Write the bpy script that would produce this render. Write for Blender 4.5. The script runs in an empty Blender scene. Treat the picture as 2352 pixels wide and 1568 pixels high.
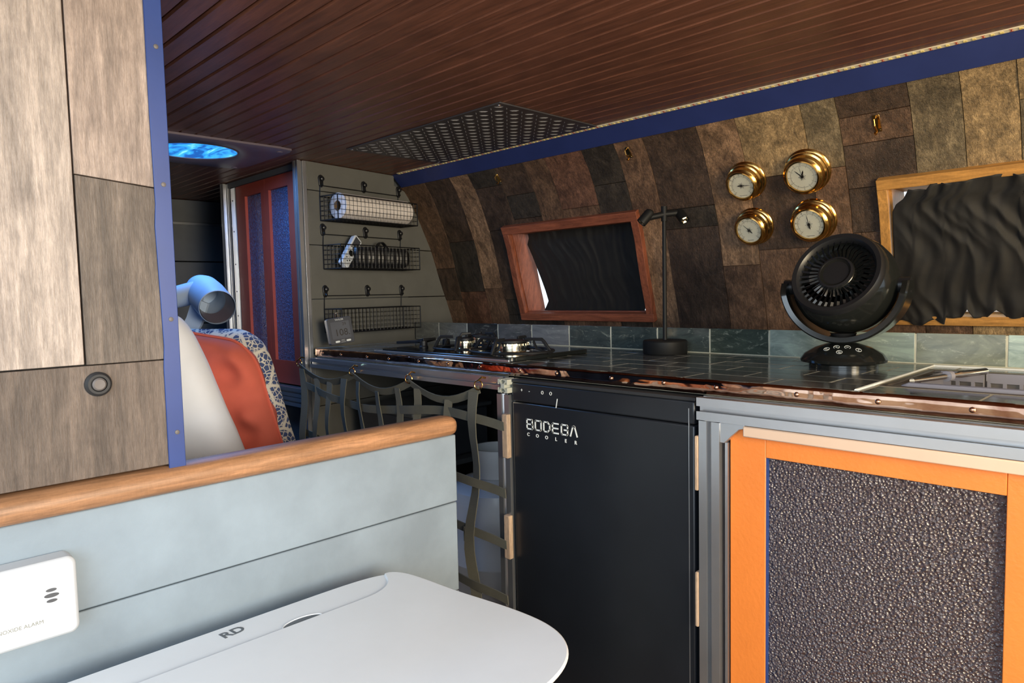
import bpy, bmesh, math, random
from mathutils import Vector, Matrix, noise as pnoise
random.seed(7)
C = bpy.context.scene.collection
sc = bpy.context.scene
ZC = 0.95                       # eye height above the floor; the shapes below give heights relative to the eye
PI = math.pi

# ------------------------------------------------------------------ camera
cam = bpy.data.cameras.new('camera'); co = bpy.data.objects.new('camera', cam); C.objects.link(co)
RIGHT = Vector((0.70315, 0.71070, -0.02204)); DOWN = Vector((0.03329, -0.06387, -0.99740)); FWD = Vector((-0.71026, 0.70059, -0.06857))
FWD.normalize(); RIGHT = (RIGHT - FWD*RIGHT.dot(FWD)).normalized(); UP = RIGHT.cross(FWD).normalized()
co.matrix_world = Matrix(((RIGHT.x, UP.x, -FWD.x, 0), (RIGHT.y, UP.y, -FWD.y, 0), (RIGHT.z, UP.z, -FWD.z, ZC), (0, 0, 0, 1)))
cam.sensor_width = 36; cam.lens = 36*1600/2352; cam.clip_start = 0.02; cam.clip_end = 200
sc.camera = co

# ------------------------------------------------------------------ world, lamps, exposure
w = bpy.data.worlds.new('world'); sc.world = w; w.use_nodes = True
nt = w.node_tree; nt.nodes.clear()
out = nt.nodes.new('ShaderNodeOutputWorld'); bg = nt.nodes.new('ShaderNodeBackground')
bg.inputs[0].default_value = (0.74, 0.87, 1.0, 1); bg.inputs[1].default_value = 1.25
nt.links.new(bg.outputs[0], out.inputs[0])
def area(name, loc, target, sx, sy, power, col, spread=180):
    l = bpy.data.lights.new(name, 'AREA'); l.shape = 'RECTANGLE'; l.size = sx; l.size_y = sy; l.energy = power; l.color = col
    l.spread = math.radians(spread)
    o = bpy.data.objects.new(name, l); C.objects.link(o)
    d = Vector(target)-Vector(loc)
    o.rotation_euler = d.to_track_quat('-Z', 'Y').to_euler(); o.location = Vector(loc)+Vector((0, 0, ZC))
    return o
# daylight through the open side door behind the camera, and low warm sun bounced in at the front end
area('door_daylight', (0.25, -0.95, 0.15), (-0.75, 0.7, -0.35), 1.1, 1.0, 12, (0.74, 0.88, 1.0))
area('warm_daylight', (1.05, 0.50, 0.05), (-0.3, 1.45, 0.05), 0.7, 0.8, 25, (1.0, 0.77, 0.43))
area('pillow_fill', (1.25, 0.15, 0.12), (-1.6, 0.55, -0.25), 0.6, 0.5, 2.6, (0.86, 0.93, 1.0), 70)  # added lamp, source unseen, to brighten the white pillow
area('skylight_glow', (-2.06, 0.80, 0.395), (-2.0, 0.85, -0.5), 0.26, 0.26, 3.0, (0.16, 0.42, 1.0))
sc.view_settings.view_transform = 'Standard'; sc.view_settings.look = 'None'
sc.view_settings.gamma = 1; sc.view_settings.use_curve_mapping = False
sc.view_settings.exposure = 0.62

# ------------------------------------------------------------------ materials
def N(nt, t, **kw):
    n = nt.nodes.new(t)
    for k, v in kw.items(): setattr(n, k, v)
    return n
def base(name):
    m = bpy.data.materials.new(name); m.use_nodes = True
    nt = m.node_tree; b = nt.nodes['Principled BSDF']
    return m, nt, b
def coords(nt, scale=(1, 1, 1), rot=(0, 0, 0), rnd=True):
    tc = N(nt, 'ShaderNodeTexCoord'); mp = N(nt, 'ShaderNodeMapping')
    mp.inputs['Scale'].default_value = scale; mp.inputs['Rotation'].default_value = rot
    nt.links.new(tc.outputs['Object'], mp.inputs['Vector'])
    if not rnd: return mp.outputs[0]
    oi = N(nt, 'ShaderNodeObjectInfo'); vm = N(nt, 'ShaderNodeVectorMath', operation='ADD'); ms = N(nt, 'ShaderNodeMath', operation='MULTIPLY')
    ms.inputs[1].default_value = 37.0
    nt.links.new(oi.outputs['Random'], ms.inputs[0]); nt.links.new(mp.outputs[0], vm.inputs[0]); nt.links.new(ms.outputs[0], vm.inputs[1])
    return vm.outputs[0]
def noise(nt, vec, scale, detail=4, rough=.55, dist=0):
    n = N(nt, 'ShaderNodeTexNoise'); n.inputs['Scale'].default_value = scale; n.inputs['Detail'].default_value = detail
    n.inputs['Roughness'].default_value = rough; n.inputs['Distortion'].default_value = dist
    nt.links.new(vec, n.inputs['Vector']); return n.outputs[0]
def ramp(nt, fac, stops):
    r = N(nt, 'ShaderNodeValToRGB'); el = r.color_ramp.elements
    el[0].position, el[0].color = stops[0][0], (*stops[0][1], 1); el[1].position, el[1].color = stops[-1][0], (*stops[-1][1], 1)
    for p, c in stops[1:-1]:
        e = el.new(p); e.color = (*c, 1)
    nt.links.new(fac, r.inputs[0]); return r.outputs[0]
def mul(nt, a, b, fac=1, mode='MULTIPLY'):
    m = N(nt, 'ShaderNodeMix', data_type='RGBA', blend_type=mode); m.inputs[0].default_value = fac
    for s, v in ((6, a), (7, b)):
        if isinstance(v, tuple): m.inputs[s].default_value = (*v, 1)
        else: nt.links.new(v, m.inputs[s])
    return m.outputs[2]
def bump(nt, b, h, strength=.3, dist=.002, prev=None):
    n = N(nt, 'ShaderNodeBump'); n.inputs['Strength'].default_value = strength; n.inputs['Distance'].default_value = dist
    nt.links.new(h, n.inputs['Height'])
    if prev: nt.links.new(prev, n.inputs['Normal'])
    nt.links.new(n.outputs[0], b.inputs['Normal']); return n.outputs[0]
def plain(name, col, rough=.5, metal=0, bs=0, bscale=200, var=.12, vscale=12, spec=None, coat=0, emit=None, es=0):
    m, nt, b = base(name); v = coords(nt)
    n = noise(nt, v, vscale, 5)
    c0 = tuple(max(0, x*(1-var)) for x in col); c1 = tuple(min(1, x*(1+var)) for x in col)
    nt.links.new(ramp(nt, n, [(.3, c0), (.7, c1)]), b.inputs['Base Color'])
    b.inputs['Roughness'].default_value = rough; b.inputs['Metallic'].default_value = metal
    if spec is not None: b.inputs['Specular IOR Level'].default_value = spec
    if coat: b.inputs['Coat Weight'].default_value = coat; b.inputs['Coat Roughness'].default_value = .08
    if bs: bump(nt, b, noise(nt, v, bscale, 3), bs, .001)
    if emit: b.inputs['Emission Color'].default_value = (*emit, 1); b.inputs['Emission Strength'].default_value = es
    return m
def woodmat(name, axis_scale, lo=.45, hi=1.35, rough=.6, bs=.5, useobj=True, col=(1, 1, 1), stains=.7, gs=1.0, grit=.15):
    m, nt, b = base(name)
    v = coords(nt, axis_scale)
    g = noise(nt, v, 2.2*gs, 8, .65, 1.2)
    g2 = noise(nt, v, 9*gs, 6, .7, .3)
    v2 = coords(nt, (1, 1, 1)); st = noise(nt, v2, 9, 4, .6, .4)
    grain = ramp(nt, g, [(.30, (lo,)*3), (.5, (.85,)*3), (.72, (hi,)*3)])
    grain = mul(nt, grain, ramp(nt, g2, [(.35, (.72,)*3), (.6, (1.08,)*3)]))
    grain = mul(nt, grain, ramp(nt, st, [(.34, (.38, .36, .36)), (.52, (1, 1, 1))]), stains)
    sp = noise(nt, coords(nt, (1, 1, .22)), 260, 3, .8)
    grain = mul(nt, grain, ramp(nt, sp, [(.36, (.62,)*3), (.5, (1,)*3), (.66, (1.45,)*3)]), grit)
    if useobj:
        oi = N(nt, 'ShaderNodeObjectInfo'); c = mul(nt, grain, oi.outputs['Color'])
    else: c = mul(nt, grain, col)
    nt.links.new(c, b.inputs['Base Color']); b.inputs['Roughness'].default_value = rough
    fine = noise(nt, coords(nt, tuple(a*1.5 for a in axis_scale)), 30, 4, .7)
    mixn = N(nt, 'ShaderNodeMath', operation='ADD'); nt.links.new(fine, mixn.inputs[0]); nt.links.new(g2, mixn.inputs[1])
    bump(nt, b, mixn.outputs[0], bs, .003)
    return m
M = {}
M['plank'] = woodmat('reclaimed_wood_wall', (11, 11, 1.3), bs=.6, rough=.42, grit=.85, lo=.38, hi=1.5, gs=1.4)
M['planky'] = woodmat('reclaimed_wood_panel', (11, 11, 1.3), bs=.5, rough=.6, stains=.35, grit=.35, lo=.6, hi=1.25, gs=1.2)
M['rail'] = woodmat('oiled_oak', (22, 1.6, 22), lo=.6, hi=1.25, useobj=False, col=(.46, .225, .105), stains=.15, bs=.12, rough=.42)
M['board'] = woodmat('stained_ceiling_wood', (1.2, 16, 16), lo=.7, hi=1.2, useobj=False, col=(.20, .080, .048), stains=.3, bs=.12, rough=.36)
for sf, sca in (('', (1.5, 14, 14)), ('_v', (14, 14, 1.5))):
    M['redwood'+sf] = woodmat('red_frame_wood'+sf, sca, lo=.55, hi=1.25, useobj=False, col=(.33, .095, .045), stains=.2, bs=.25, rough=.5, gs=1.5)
    M['yellow_lit'+sf] = woodmat('yellow_lit_frame_wood'+sf, sca, lo=.65, hi=1.2, useobj=False, col=(.62, .30, .075), stains=.1, bs=.15, rough=.5, gs=1.4)  # same frame wood, with the yellow light on it put into the colour
M['block'] = woodmat('raw_wood_block', (30, 30, 4), lo=.8, hi=1.15, useobj=False, col=(.55, .38, .25), stains=.1, bs=.25, rough=.8)
M['grey'] = plain('grey_board_paint_lit', (.235, .285, .325), .62, var=.16, vscale=7, bs=.25, bscale=320)  # board paint of the low wall, with the daylight on it mixed into the colour
M['olive'] = plain('grey_board_paint_shaded', (.135, .132, .115), .62, var=.10, vscale=9, bs=.25, bscale=320)  # same board paint on the basket partition, darkened in colour for its shade
M['blue'] = plain('blue_paint', (.022, .052, .205), .38, var=.08)
M['navy'] = plain('navy_paint', (.022, .036, .145), .45, var=.1)
M['red'] = plain('red_paint', (.36, .052, .030), .5, var=.08, bs=.2, bscale=300)
M['orange'] = plain('orange_paint', (.80, .22, .035), .42, var=.04, bs=.5, bscale=160)
M['alu'] = plain('aluminium', (.60, .61, .63), .30, .9, var=.05)
M['chrome'] = plain('chrome', (.8, .8, .8), .1, 1, var=.02)
M['silver'] = plain('burner_steel', (.75, .66, .5), .18, 1, var=.05)
M['black'] = plain('black_plastic', (.012, .012, .013), .35, var=.1)
M['blackgloss'] = plain('gloss_black_plastic', (.010, .011, .010), .14, var=.1)
M['blackmetal'] = plain('black_iron', (.014, .014, .015), .5, .3, var=.2, bs=.15)
M['wire'] = plain('black_wire', (.012, .012, .013), .45, .4)
M['fridge'] = plain('fridge_black', (.012, .014, .018), .33, var=.1, bs=.06, bscale=500)
M['seal'] = plain('dark_rubber', (.02, .02, .021), .6)
M['white'] = plain('white_plastic', (.74, .78, .82), .34, var=.02)
M['warmwhite'] = plain('white_enamel', (.84, .86, .88), .3, var=.03)
M['paper'] = plain('paper_towel', (.80, .72, .66), .9, var=.04, bs=.5, bscale=140)
M['card'] = plain('cardboard', (.20, .13, .08), .9)
M['white_cloth'] = plain('white_pillow_cloth', (.86, .88, .93), .9, var=.03, bs=.25, bscale=26)
M['red_cloth'] = plain('terracotta_cloth', (.56, .115, .072), .9, var=.08, bs=.6, bscale=14)
M['mattress'] = plain('grey_bedding', (.20, .20, .22), .9, bs=.3, bscale=15)
M['dark'] = plain('dark_lining', (.028, .029, .031), .9)
M['shadow'] = plain('dark_board', (.030, .028, .026), .8)
M['web'] = plain('olive_webbing', (.105, .10, .075), .85, var=.15, bs=.6, bscale=600)
M['brass'] = plain('brass', (.70, .42, .13), .16, 1, var=.08)
M['brass_dark'] = plain('aged_brass', (.48, .34, .15), .3, 1, var=.15)
M['rivet'] = plain('dull_rivet', (.16, .14, .13), .6, .3)
M['alarm'] = plain('alarm_white', (.58, .60, .62), .4, var=.02)
M['lampblack'] = plain('matt_black_metal', (.008, .008, .008), .55, var=.1, spec=.25)
M['lid_grey'] = plain('shadow_grey_plastic', (.12, .14, .16), .6)
M['cut'] = plain('sawn_aluminium_lit', (.55, .55, .45), .5, .2)  # cut rail end, its yellow-green light painted into the base colour
M['dial'] = plain('ivory_dial', (.88, .85, .68), .5, var=.02)
M['ink'] = plain('black_ink', (.03, .025, .02), .6)
M['faint'] = plain('grey_ink', (.25, .24, .19), .6)
M['print'] = plain('white_print', (.80, .82, .78), .5, var=.02)
M['grout'] = plain('grout', (.52, .50, .38), .85, var=.1, vscale=60)
M['lilac'] = plain('lilac_grey_plastic', (.26, .25, .28), .4, var=.04)
M['steel'] = plain('sink_steel', (.24, .20, .16), .38, .8, var=.05)
M['beige'] = plain('beige_wood', (.66, .47, .34), .6, var=.03)
M['led'] = plain('led_chip', (.80, .66, .26), .4)
M['ledstrip'] = plain('led_strip_tape', (.78, .70, .52), .5, var=.05)
M['redink'] = plain('copper_pad', (.45, .08, .04), .4)
M['lozenge'] = plain('pale_tread_top', (.30, .29, .29), .4, .2)  # raised lozenges paler than the plate
M['tread'] = plain('tread_plate', (.075, .07, .075), .42, .3, var=.15)
M['vent'] = plain('vent_plastic', (.16, .13, .16), .35, var=.05)
M['tube'] = plain('pale_plastic', (.42, .52, .66), .42, var=.05)
M['lcd'] = plain('lcd_grey', (.065, .068, .078), .3)
M['display'] = plain('display_grey', (.095, .10, .115), .3)
M['floor'] = woodmat('floor_wood', (8, 1.2, 8), useobj=False, col=(.22, .15, .09), stains=.2, bs=.2)
M['ground'] = plain('sandy_ground', (.42, .30, .19), .95, var=.3, vscale=3, bs=.4, bscale=20)
M['greydark'] = plain('dark_grey_paint', (.10, .105, .11), .6, var=.1)

# copper tape: crumpled mirror-like metal
m, nt_, b = base('copper_tape'); v = coords(nt_, (1, 1, 1))
b.inputs['Metallic'].default_value = 1; b.inputs['Roughness'].default_value = .07
nt_.links.new(ramp(nt_, noise(nt_, v, 14, 4, .6, .6), [(.35, (.36, .17, .11)), (.65, (.72, .47, .33))]), b.inputs['Base Color'])
p_ = bump(nt_, b, noise(nt_, coords(nt_, (1, 1, 1.6)), 13, 2, .45, .8), .5, .006)
M['copper'] = m
M['stud'] = plain('copper_stud', (.62, .33, .2), .2, 1)

# stone tiles: slate-like streaks, glossy, tone per tile from the object colour
m, nt_, b = base('slate_tile'); v = coords(nt_, (5, 14, 14))
g = noise(nt_, v, 1.5, 8, .65, 1.8); g2 = noise(nt_, coords(nt_, (6, 14, 14)), 2.4, 6, .75, 3)
oi = N(nt_, 'ShaderNodeObjectInfo')
c = mul(nt_, ramp(nt_, g, [(.3, (.55, .6, .6)), (.5, (.95,)*3), (.72, (1.35, 1.38, 1.3))]), oi.outputs['Color'])
c = mul(nt_, c, ramp(nt_, g2, [(.57, (0, 0, 0)), (.70, (.20, .205, .165))]), 1, 'ADD')
nt_.links.new(c, b.inputs['Base Color']); b.inputs['Roughness'].default_value = .09; b.inputs['Specular IOR Level'].default_value = .6
bump(nt_, b, g2, .12, .001); M['tile'] = m

# pebbled privacy glass
def pebble(name, col, rough, bs):
    m, nt, b = base(name); v = coords(nt)
    vo = N(nt, 'ShaderNodeTexVoronoi'); vo.inputs['Scale'].default_value = 230; nt.links.new(v, vo.inputs['Vector'])
    n = noise(nt, v, 160, 3)
    ad = N(nt, 'ShaderNodeMath', operation='ADD'); nt.links.new(vo.outputs['Distance'], ad.inputs[0]); nt.links.new(n, ad.inputs[1])
    nt.links.new(ramp(nt, n, [(.35, tuple(x*.5 for x in col)), (.7, tuple(x*1.5 for x in col))]), b.inputs['Base Color'])
    b.inputs['Roughness'].default_value = rough; b.inputs['Specular IOR Level'].default_value = .9
    bump(nt, b, ad.outputs[0], bs, .004); return m
M['pebble'] = pebble('pebbled_glass', (.085, .066, .070), .13, 1.0)
M['pebble_blue'] = pebble('pebbled_blue_glass', (.05, .09, .17), .22, .8)
m, nt_, b = base('window_glass'); b.inputs['Transmission Weight'].default_value = 1; b.inputs['Roughness'].default_value = .02; b.inputs['IOR'].default_value = 1.05
b.inputs['Base Color'].default_value = (.95, .97, .97, 1); M['glass'] = m
m, nt_, b = base('dial_glass'); b.inputs['Transmission Weight'].default_value = 1; b.inputs['Roughness'].default_value = .0; b.inputs['IOR'].default_value = 1.12; M['dialglass'] = m

# curtain
m, nt_, b = base('brown_black_curtain'); v = coords(nt_)
nt_.links.new(ramp(nt_, noise(nt_, v, 30, 3), [(.3, (.007, .0065, .006)), (.7, (.013, .011, .009))]), b.inputs['Base Color'])
b.inputs['Roughness'].default_value = .75; b.inputs['Sheen Weight'].default_value = .12; b.inputs['Sheen Roughness'].default_value = .35
bump(nt_, b, noise(nt_, v, 420, 2), .3, .0006); M['curtain'] = m

# patterned cushion: navy leaf shapes on cream
m, nt_, b = base('navy_leaf_print'); v = coords(nt_, (1, 1, 1))
vo = N(nt_, 'ShaderNodeTexVoronoi', feature='DISTANCE_TO_EDGE'); vo.inputs['Scale'].default_value = 78; nt_.links.new(v, vo.inputs['Vector'])
v1 = N(nt_, 'ShaderNodeTexVoronoi', feature='DISTANCE_TO_EDGE'); v1.inputs['Scale'].default_value = 19; nt_.links.new(v, v1.inputs['Vector'])
cr = (.62, .58, .50); nv = (.045, .070, .17)
a = ramp(nt_, vo.outputs[0], [(.035, cr), (.10, nv)]); a2 = ramp(nt_, v1.outputs[0], [(.045, (1, 1, 1)), (.09, (0, 0, 0))])
mx = N(nt_, 'ShaderNodeMix', data_type='RGBA'); nt_.links.new(a2, mx.inputs[0]); nt_.links.new(a, mx.inputs[6]); mx.inputs[7].default_value = (*cr, 1)
nt_.links.new(mx.outputs[2], b.inputs['Base Color']); b.inputs['Roughness'].default_value = .9; M['leafprint'] = m

# daylight seen through the roof vent dome
m, nt_, b = base('backlit_vent_dome'); v = coords(nt_, (4, 9, 4), (0, 0, .5))
cc = ramp(nt_, noise(nt_, v, 1.6, 3, .5, 2.2), [(.36, (.01, .10, .40)), (.48, (.03, .32, .85)), (.58, (.05, .42, .95)), (.70, (.28, .85, 1.0))])
nt_.links.new(cc, b.inputs['Emission Color']); b.inputs['Emission Strength'].default_value = .9; b.inputs['Base Color'].default_value = (.02, .05, .1, 1); M['dome'] = m

# ------------------------------------------------------------------ mesh building
class MB:
    def __init__(s): s.v = []; s.f = []; s.T = None
    def add(s, vs, fs):
        n = len(s.v)
        s.v += [(s.T @ Vector(p)) if s.T else Vector(p) for p in vs]
        s.f += [tuple(n+i for i in f) for f in fs]; return s
    def box(s, x0, y0, z0, x1, y1, z1):
        return s.add([(x0, y0, z0), (x1, y0, z0), (x1, y1, z0), (x0, y1, z0), (x0, y0, z1), (x1, y0, z1), (x1, y1, z1), (x0, y1, z1)],
                     [(0, 3, 2, 1), (4, 5, 6, 7), (0, 1, 5, 4), (1, 2, 6, 5), (2, 3, 7, 6), (3, 0, 4, 7)])
    def prism(s, pts, o, u, v, d):           # 2-D outline in the u,v plane at o, pushed along d
        o, u, v, d = map(Vector, (o, u, v, d)); n = len(pts)
        a = [o+u*p[0]+v*p[1] for p in pts]; b = [p+d for p in a]
        fl = [tuple(range(n))[::-1], tuple(range(n, 2*n))]+[(i, (i+1) % n, n+(i+1) % n, n+i) for i in range(n)]
        if u.cross(v).dot(d) < 0: fl = [f[::-1] for f in fl]
        return s.add(a+b, fl)
    def tube(s, path, r, n=8, caps=True):
        path = [Vector(p) for p in path]; rs = r if isinstance(r, (list, tuple)) else [r]*len(path)
        vs = []; up = None
        for i, p in enumerate(path):
            t = (path[min(i+1, len(path)-1)]-path[max(i-1, 0)]).normalized()
            if up is None: up = t.orthogonal().normalized()
            up = (up-t*up.dot(t)).normalized(); sd = t.cross(up)
            for k in range(n):
                a = 2*PI*k/n; vs.append(p+(up*math.cos(a)+sd*math.sin(a))*rs[i])
        fs = []
        for i in range(len(path)-1):
            for k in range(n): fs.append((i*n+k, i*n+(k+1) % n, (i+1)*n+(k+1) % n, (i+1)*n+k))
        if caps: fs += [tuple(range(n))[::-1], tuple((len(path)-1)*n+k for k in range(n))]
        return s.add(vs, fs)
    def lathe(s, prof, n=32, T=None, caps=True):        # (radius, height) about local z
        vs = []; fs = []; T = T or Matrix()
        for r, z in prof:
            for k in range(n): a = 2*PI*k/n; vs.append(T @ Vector((max(r, 1e-5)*math.cos(a), max(r, 1e-5)*math.sin(a), z)))
        for i in range(len(prof)-1):
            for k in range(n): fs.append((i*n+k, i*n+(k+1) % n, (i+1)*n+(k+1) % n, (i+1)*n+k))
        if caps: fs += [tuple(range(n))[::-1], tuple((len(prof)-1)*n+k for k in range(n))]
        return s.add(vs, fs)
    def grid(s, P, nu, nv, thick=None):      # P(i,j) -> point
        vs = [P(i, j) for i in range(nu+1) for j in range(nv+1)]
        fs = [(i*(nv+1)+j, (i+1)*(nv+1)+j, (i+1)*(nv+1)+j+1, i*(nv+1)+j+1) for i in range(nu) for j in range(nv)]
        return s.add(vs, fs)
    def ribbon(s, path, wdir, w, th):        # flat strap: wdir is the width direction
        path = [Vector(p) for p in path]; vs = []
        for i, p in enumerate(path):
            t = (path[min(i+1, len(path)-1)]-path[max(i-1, 0)]).normalized()
            wd = Vector(wdir(i) if callable(wdir) else wdir).normalized(); nn = t.cross(wd).normalized()*th/2; ww = wd*w/2
            vs += [p-ww-nn, p+ww-nn, p+ww+nn, p-ww+nn]
        fs = [(0, 3, 2, 1)]
        for i in range(len(path)-1):
            for k in range(4): fs.append((i*4+k, i*4+(k+1) % 4, (i+1)*4+(k+1) % 4, (i+1)*4+k))
        m_ = (len(path)-1)*4; fs.append((m_, m_+1, m_+2, m_+3))
        return s.add(vs, fs)
def absloc(o):
    v = Vector((0, 0, 0))
    while o: v += o.location; o = o.parent
    return v
def obj(name, mb, m, parent=None, local=False, bevel=0, label=None, smooth=35, col=None, kind=None, solid=0, sub=0):
    vs = mb.v
    if parent and not local: d = absloc(parent); vs = [p-d for p in vs]
    c = Vector((0, 0, 0))
    if not parent:                            # origin at the foot of the thing
        xs = [p.x for p in vs]; ys = [p.y for p in vs]; zs = [p.z for p in vs]
        c = Vector(((min(xs)+max(xs))/2, (min(ys)+max(ys))/2, min(zs))); vs = [p-c for p in vs]
    me = bpy.data.meshes.new(name); me.from_pydata([tuple(p) for p in vs], [], mb.f); me.update()
    bm = bmesh.new(); bm.from_mesh(me); bmesh.ops.recalc_face_normals(bm, faces=bm.faces); bm.to_mesh(me); bm.free()
    for p in me.polygons: p.use_smooth = True
    me.set_sharp_from_angle(angle=math.radians(smooth))
    me.materials.append(M[m] if isinstance(m, str) else m)
    o = bpy.data.objects.new(name, me); C.objects.link(o); o.location = c
    if parent: o.parent = parent
    if bevel:
        b = o.modifiers.new('bevel', 'BEVEL'); b.width = bevel; b.segments = 2; b.limit_method = 'ANGLE'; b.angle_limit = math.radians(40)
    if solid: b = o.modifiers.new('solid', 'SOLIDIFY'); b.thickness = solid; b.offset = 0
    if sub: b = o.modifiers.new('sub', 'SUBSURF'); b.levels = sub; b.render_levels = sub
    if label: o['label'] = label
    if col: o.color = (*col, 1)
    if kind: o['kind'] = kind
    return o
def tag(o, label, cat, group=None):
    o['label'] = label; o['category'] = cat
    if group: o['group'] = group
    return o
def thing(name, label, cat, loc, group=None):
    o = bpy.data.objects.new(name, None); C.objects.link(o); o.location = loc; o.empty_display_size = .03
    return tag(o, label, cat, group)
def struct(name, loc, label=None):
    o = bpy.data.objects.new(name, None); C.objects.link(o); o.location = loc; o['kind'] = 'structure'
    if label: o['label'] = label
    return o
def text(s, size, T, ext=.0004, align='CENTER', bold=0):
    cu = bpy.data.curves.new('t', 'FONT'); cu.body = s; cu.size = size; cu.extrude = ext; cu.align_x = align; cu.align_y = 'CENTER'; cu.offset = bold
    cu.resolution_u = 3
    o = bpy.data.objects.new('t', cu); C.objects.link(o)
    dg = bpy.context.evaluated_depsgraph_get(); me = o.evaluated_get(dg).to_mesh()
    mb = MB(); mb.add([T @ v.co for v in me.vertices], [tuple(p.vertices) for p in me.polygons])
    o.evaluated_get(dg).to_mesh_clear(); bpy.data.objects.remove(o); bpy.data.curves.remove(cu)
    return mb
def frame3(o, x, y, z):                      # matrix from axes
    x, y, z = Vector(x), Vector(y), Vector(z)
    return Matrix(((x.x, y.x, z.x, o[0]), (x.y, y.y, z.y, o[1]), (x.z, y.z, z.z, o[2]), (0, 0, 0, 1)))
def copy_tree(o, parent=None):
    c = o.copy(); C.objects.link(c)
    if parent: c.parent = parent
    for ch in list(o.children): copy_tree(ch, c)
    return c
def tslot(h, o, u, v, d):                    # T-slot aluminium section of half width h, pushed along d
    s, w_, t, q, c = .24*h, .55*h, .16*h, .62*h, .25*h
    side = [(h, -h), (h, -s), (h-t, -s), (h-t, -w_), (h-t*1.9, -w_), (h-q, -c), (h-q, c), (h-t*1.9, w_), (h-t, w_), (h-t, s), (h, s)]
    pts = []
    for k in range(4):
        a = k*PI/2; pts += [(x*math.cos(a)-y*math.sin(a), x*math.sin(a)+y*math.cos(a)) for x, y in side]
    return MB().prism(pts, o, u, v, d)

# ------------------------------------------------------------------ curved van side: wall profile (y, z)
PR = [(1.515, .392), (1.545, .36), (1.592, .29), (1.659, .171), (1.715, .03), (1.735, -.011), (1.775, -.109), (1.80, -.2), (1.82, -.32)]
def WY(z):
    for (y0, z0), (y1, z1) in zip(PR, PR[1:]):
        if z >= z1: return y0+(y1-y0)*(z-z0)/(z1-z0)
    return PR[-1][0]
def WN(z):                                    # unit normal facing the room
    dy = (WY(z+.02)-WY(z-.02))/.04
    return Vector((0, -1, dy)).normalized()
def SH(x, z): return (-.03+.04*(x+.57))*(.39-z)/.5

# ================================================================== STRUCTURE
fl = obj('floor', MB().box(-3.3, -.12, -ZC-.04, 1.3, 1.9, -ZC), 'floor'); fl['kind'] = 'structure'
g = obj('ground', MB().box(-14, -16, -ZC-.5, 16, 14, -ZC-.42), 'ground'); g['kind'] = 'structure'

# ceiling: narrow boards under a backing, with the sloping blue cove board at its edge
ce = struct('ceiling', (-1, .7, .45), 'reddish brown narrow-board ceiling')
obj('backing', MB().box(-3.3, -.12, .442, 1.3, 1.50, .47), 'shadow', ce)
bm0 = None
nb = 40; bw = 1.595/nb
for i in range(nb):
    y = -.12+bw*i
    if bm0 is None:
        mb = MB().prism([(-bw/2+.0012, .012), (-bw/2+.0012, .003), (-bw/2+.004, 0), (bw/2-.004, 0), (bw/2-.0012, .003), (bw/2-.0012, .012)], (-2.3, 0, 0), (0, 1, 0), (0, 0, 1), (4.6, 0, 0))
        o = obj('ceiling_board', mb, 'board', ce, local=True); bm0 = o.data
    else:
        o = bpy.data.objects.new('ceiling_board', bm0); C.objects.link(o); o.parent = ce
    o.location = Vector((0, y+bw/2-.7, .43-.45))
t3 = obj('trim_3', MB().prism([(1.474, .436), (1.4735, .428), (1.513, .389), (1.52, .394), (1.486, .44)], (-2.085, 0, 0), (0, 1, 0), (0, 0, 1), (3.385, 0, 0)), 'navy', bevel=.001)
t3['kind'] = 'structure'

# back wall: reclaimed planks over the curved van side, two window openings
wb = struct('wall_back', (-.8, 1.8, -.25), 'curved wall of reclaimed brown planks')
TONE = {'L': (.30, .175, .095), 'M': (.18, .10, .057), 'D': (.082, .049, .031), 'K': (.050, .038, .027), 'R': (.18, .085, .05), 'G': (.20, .15, .085), 'B': (.36, .24, .115)}
WIN = [(-1.642, -1.148), (-.502, .06)]; WZ0, WZ1 = -.076, .214
def piece(xa, xb, z0, z1, tone, th=.009, proud=0):
    if z1-z0 < .004 or xb-xa < .004: return
    n = max(1, int((z1-z0)/.035)); mb = MB(); g_ = .0007; vs = []
    for i in range(n+1):
        z = z0+g_+(z1-z0-2*g_)*i/n; nn = WN(z); y = WY(z)
        f0 = Vector((xa+g_+SH(xa, z), y, z))+nn*proud; f1 = Vector((xb-g_+SH(xb, z), y, z))+nn*proud
        vs += [f0, f1, f1-nn*th, f0-nn*th]
    fs = [(0, 1, 2, 3)]
    for i in range(n):
        for k in range(4): fs.append((i*4+k, (i+1)*4+k, (i+1)*4+(k+1) % 4, i*4+(k+1) % 4))
    e = n*4; fs.append((e+3, e+2, e+1, e)); mb.add(vs, fs)
    t = TONE[tone]; j = random.uniform(.88, 1.12)
    obj('plank', mb, 'plank', wb, col=tuple(c*j for c in t), smooth=25)
XS = [-2.16, -1.955, -1.82, -1.727, -1.60, -1.477, -1.39, -1.25, -1.14, -1.05, -.895, -.795, -.645, -.573, -.437, -.35, -.262, -.16, -.06, .05, .16, .28, .4, .55, .7, .85, 1.0, 1.15, 1.3]
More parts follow.
